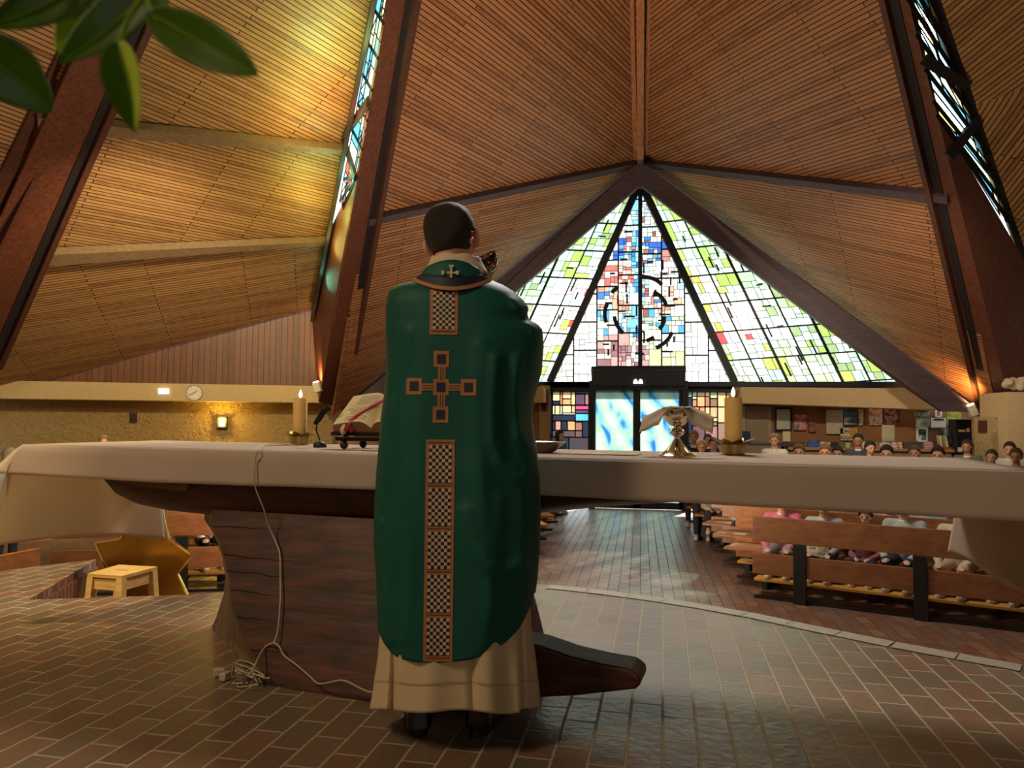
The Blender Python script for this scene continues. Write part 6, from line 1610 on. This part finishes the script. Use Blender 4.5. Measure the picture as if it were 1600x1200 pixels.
onw('plaque',mt('dark_plaque',srgb(50,34,28),.6,noise_amt=.4,scale=25),'small dark plaque on the left roughcast wall','plaque',(202,645,214,661),-.60,.03)
onw('plaque',mt('dark_plaque2',srgb(50,34,34),.6),'small dark plaque on the jamb left of the entrance','plaque',(0,0,1,1),-9,.01) if False else None
pic('plaque',mt('dark_plaque',srgb(50,34,28),.6),'small dark plaque on the roughcast jamb left of the entrance','plaque',(846,630,854,643),15.78)
sc0=pw_l(347,660,-.56); sn=empty('wall_sconce',sc0,'square wall sconce throwing yellow light on the roughcast wall','lamp')
R=Matrix.Rotation(math.atan2(wd.y,wd.x),3,'Z')
mb=MB()
for x,z,w_,h_ in((-.095,0,.03,.24),(.095,0,.03,.24),(0,.11,.22,.025),(0,-.11,.22,.025)): mb.box(sc0+R@V((x,0,z)),(w_,.10,h_),R)
mb.build('sconce_frame',M['dark'],sn)
mb=MB(); mb.box(sc0,(.10,.05,.16),R); mb.build('sconce_bulb',emit('yellow_bulb',(1,.78,.25),14),sn,bevel=.02)
lamp('POINT','sconce_light',sc0+wn*.10+V((0,0,.05)),26,(1,.66,.10),.06)
# ================================================================= GOLDEN PANEL AND STOOL IN THE NOTCH
ds=(at_z(190,899,.05)-CAM).dot(FH)
dp=ds+.55
gp_=[(190,770),(190,842),(149,848),(165,885),(178,912),(200,985),(306,985),(292,928),(277,897),(301,868),(264,842),(258,820),(250,770)]
bm_=plain('brushed_brass_panel',srgb(176,132,60),.30,1,noise_amt=.2,scale=7,bump=.35,bscale=5)
P=[at_d(x,y,dp) for x,y in gp_]
for q in P: q.z=max(q.z,-.395)
mb=MB(); mb.prism(P,FH*.03); c=(P[0]+P[7])/2
o=mb.build('ambo_panel',bm_,loc=c); tag(o,'star edged brushed golden panel standing in the platform notch behind the stool','panel')
mb=MB()
for a,b in zip(P,P[1:]+P[:1]): mb.bar(a-FH*.002,b-FH*.002,.012,.012,FH)
mb.build('bright_edge',plain('bright_brass_edge',srgb(236,206,140),.2,1),o)
st=[(137,896),(186,882),(246,885.5),(190,900)]
S=[at_z(x,y,.05) for x,y in st]; cs=sum(S,V((0,0,0)))/4
S=[cs+(p-cs)*1.0 for p in S]
sw=wood('pale_stool_wood',srgb(206,160,84),srgb(236,200,126),.45,axis=0,scale=1.2,bump=.05)
g=empty('stool',V((cs.x,cs.y,-.40)),'pale wooden stool with a hand slot in the seat, standing in the platform notch','stool')
mb=MB()
# seat with a slot: ring of quads between outline and slot
e1=(S[2]-S[1]).normalized()
sl=[cs+(p-cs)*.0+e1*a+(S[1]-S[0]).normalized()*b for a,b,p in ((-.05,-.012,S[0]),(-.05,.012,S[1]),(.05,.012,S[2]),(.05,-.012,S[3]))]
dn=V((0,0,-.022))
vs=S+sl+[p+dn for p in S]+[p+dn for p in sl]
fs=[]
for k in range(4):
    j=(k+1)%4; fs+=[(k,j,4+j,4+k),(8+k,12+k,12+j,8+j),(k,8+k,8+j,j),(4+k,4+j,12+j,12+k)]
mb.add(vs,fs); mb.build('seat',sw,g)
for k in range(4):
    t=cs+(S[k]-cs)*.86+dn; b=cs+(S[k]-cs)*1.02; b.z=-.40
    mb=MB(); mb.bar(V(b),t,.045,.045,e1); mb.build('leg',sw,g)
    a2=cs+(S[k]-cs)*.86+V((0,0,-.065)); b2=cs+(S[(k+1)%4]-cs)*.86+V((0,0,-.065)); mb=MB(); mb.bar(a2,b2,.018,.075); mb.build('apron',sw,g)
    if k%2: 
        a3=cs+(S[k]-cs)*.96+V((0,0,-.30)); b3=cs+(S[(k+1)%4]-cs)*.96+V((0,0,-.30)); mb=MB(); mb.bar(a3,b3,.018,.03); mb.build('stretcher',sw,g)

# ================================================================= FOREGROUND BRANCH
def leafmat(name,c,c2):
    m_,nt,b,out=newmat(name); L=nt.links.new; nt.nodes.remove(b)
    tc=N(nt,'ShaderNodeTexCoord'); nz=N(nt,'ShaderNodeTexNoise'); nz.inputs['Scale'].default_value=60; L(tc.outputs['Object'],nz.inputs['Vector'])
    mx=N(nt,'ShaderNodeMix',data_type='RGBA'); mx.inputs[6].default_value=c4(c); mx.inputs[7].default_value=c4(c2); L(nz.outputs[0],mx.inputs[0])
    df=N(nt,'ShaderNodeBsdfDiffuse'); tl=N(nt,'ShaderNodeBsdfTranslucent'); gl=N(nt,'ShaderNodeBsdfGlossy'); gl.inputs['Roughness'].default_value=.35
    L(mx.outputs[2],df.inputs[0]); L(mx.outputs[2],tl.inputs[0])
    a=N(nt,'ShaderNodeMixShader'); a.inputs[0].default_value=.5; L(df.outputs[0],a.inputs[1]); L(tl.outputs[0],a.inputs[2])
    b2=N(nt,'ShaderNodeMixShader'); b2.inputs[0].default_value=.015; L(a.outputs[0],b2.inputs[1]); L(gl.outputs[0],b2.inputs[2]); L(b2.outputs[0],out.inputs[0]); return m_
lm1=leafmat('dark_leaf',srgb(82,116,20),srgb(108,140,34)); lm2=leafmat('light_leaf',srgb(190,206,70),srgb(226,230,120)); lm3=leafmat('mid_leaf',srgb(150,176,30),srgb(176,196,52))
br_=empty('leafy_branch',at_d(150,-120,.5),'blurred green leafy branch hanging into the top left corner close to the viewer','branch')
def leaf(base,tip,wid,d0,d1,mat,foldy=.35,bend=0,mats=None):
    B=at_d(base[0],base[1],d0); T_=at_d(tip[0],tip[1],d1); ax_=(T_-B); L_=ax_.length; ax_.normalize()
    side=ax_.cross(FH).normalized(); up_=side.cross(ax_); W_=wid/FPX*(d0+d1)/2
    mb=MB()
    def f(s,t):
        x=(s-.5)*2; w=W_/2*(math.sin(math.pi*t**.8)**.75)*(1-.12*t)
        return B+ax_*(L_*t)+side*(x*w+bend*W_*math.sin(math.pi*t))+up_*(-abs(x)*w*foldy+.08*L_*math.sin(math.pi*t)) if up_.dot(FH)>0 else B+ax_*(L_*t)+side*(x*w+bend*W_*math.sin(math.pi*t))-up_*(-abs(x)*w*foldy+.08*L_*math.sin(math.pi*t))
    mb.grid(f,10,20,mfn=(lambda i,j:(1 if i>=5 else 0)) if mats else None)
    o=mb.build('leaf',mats or mat,br_,smooth=True,solid=.0006)
    mr_=MB(); pts=[f(.5,k/12)-FH*.0012 for k in range(1,12)]; mr_.tube(pts,[.0012*(1-k/14) for k in range(11)],6); mr_.build('midrib',lm3,o)
leaf((228,18),(404,118),84,.46,.42,lm1,.25,.05)
leaf((184,66),(212,208),66,.45,.44,lm1,.9,0,mats=[lm1,lm2])
leaf((238,-18),(92,100),86,.47,.45,lm1,.3,-.05)
leaf((-60,62),(84,176),104,.44,.46,lm1,.2,.06)
leaf((150,-44),(-24,44),96,.48,.46,lm1,.25,0)
leaf((150,-22),(92,84),78,.50,.48,lm3,.3,0)
leaf((215,-60),(262,52),46,.52,.50,lm1,.3,0)
mb=MB(); 
def tb(pts,r): mb.tube([at_d(x,y,d) for x,y,d in pts],r,8)
tb([(300,-160,.5),(240,-70,.48),(226,-10,.465),(246,34,.46)],.0022); tb([(240,-70,.48),(150,-44,.49),(60,-60,.47),(-80,40,.44)],.0028); tb([(226,-10,.465),(200,30,.455),(186,68,.45)],.0018)
mb.build('stem',lm3,br_,smooth=True)
mb=MB()
for k in range(5):
    a=k*1.257; mb.ball(at_d(128+14*math.cos(a),-2+16*math.sin(a),.50),(.007,.004,.009),n=10,m=8)
mb.build('blossom',leafmat('white_petals',srgb(236,232,214),srgb(250,246,236)),br_,smooth=True)
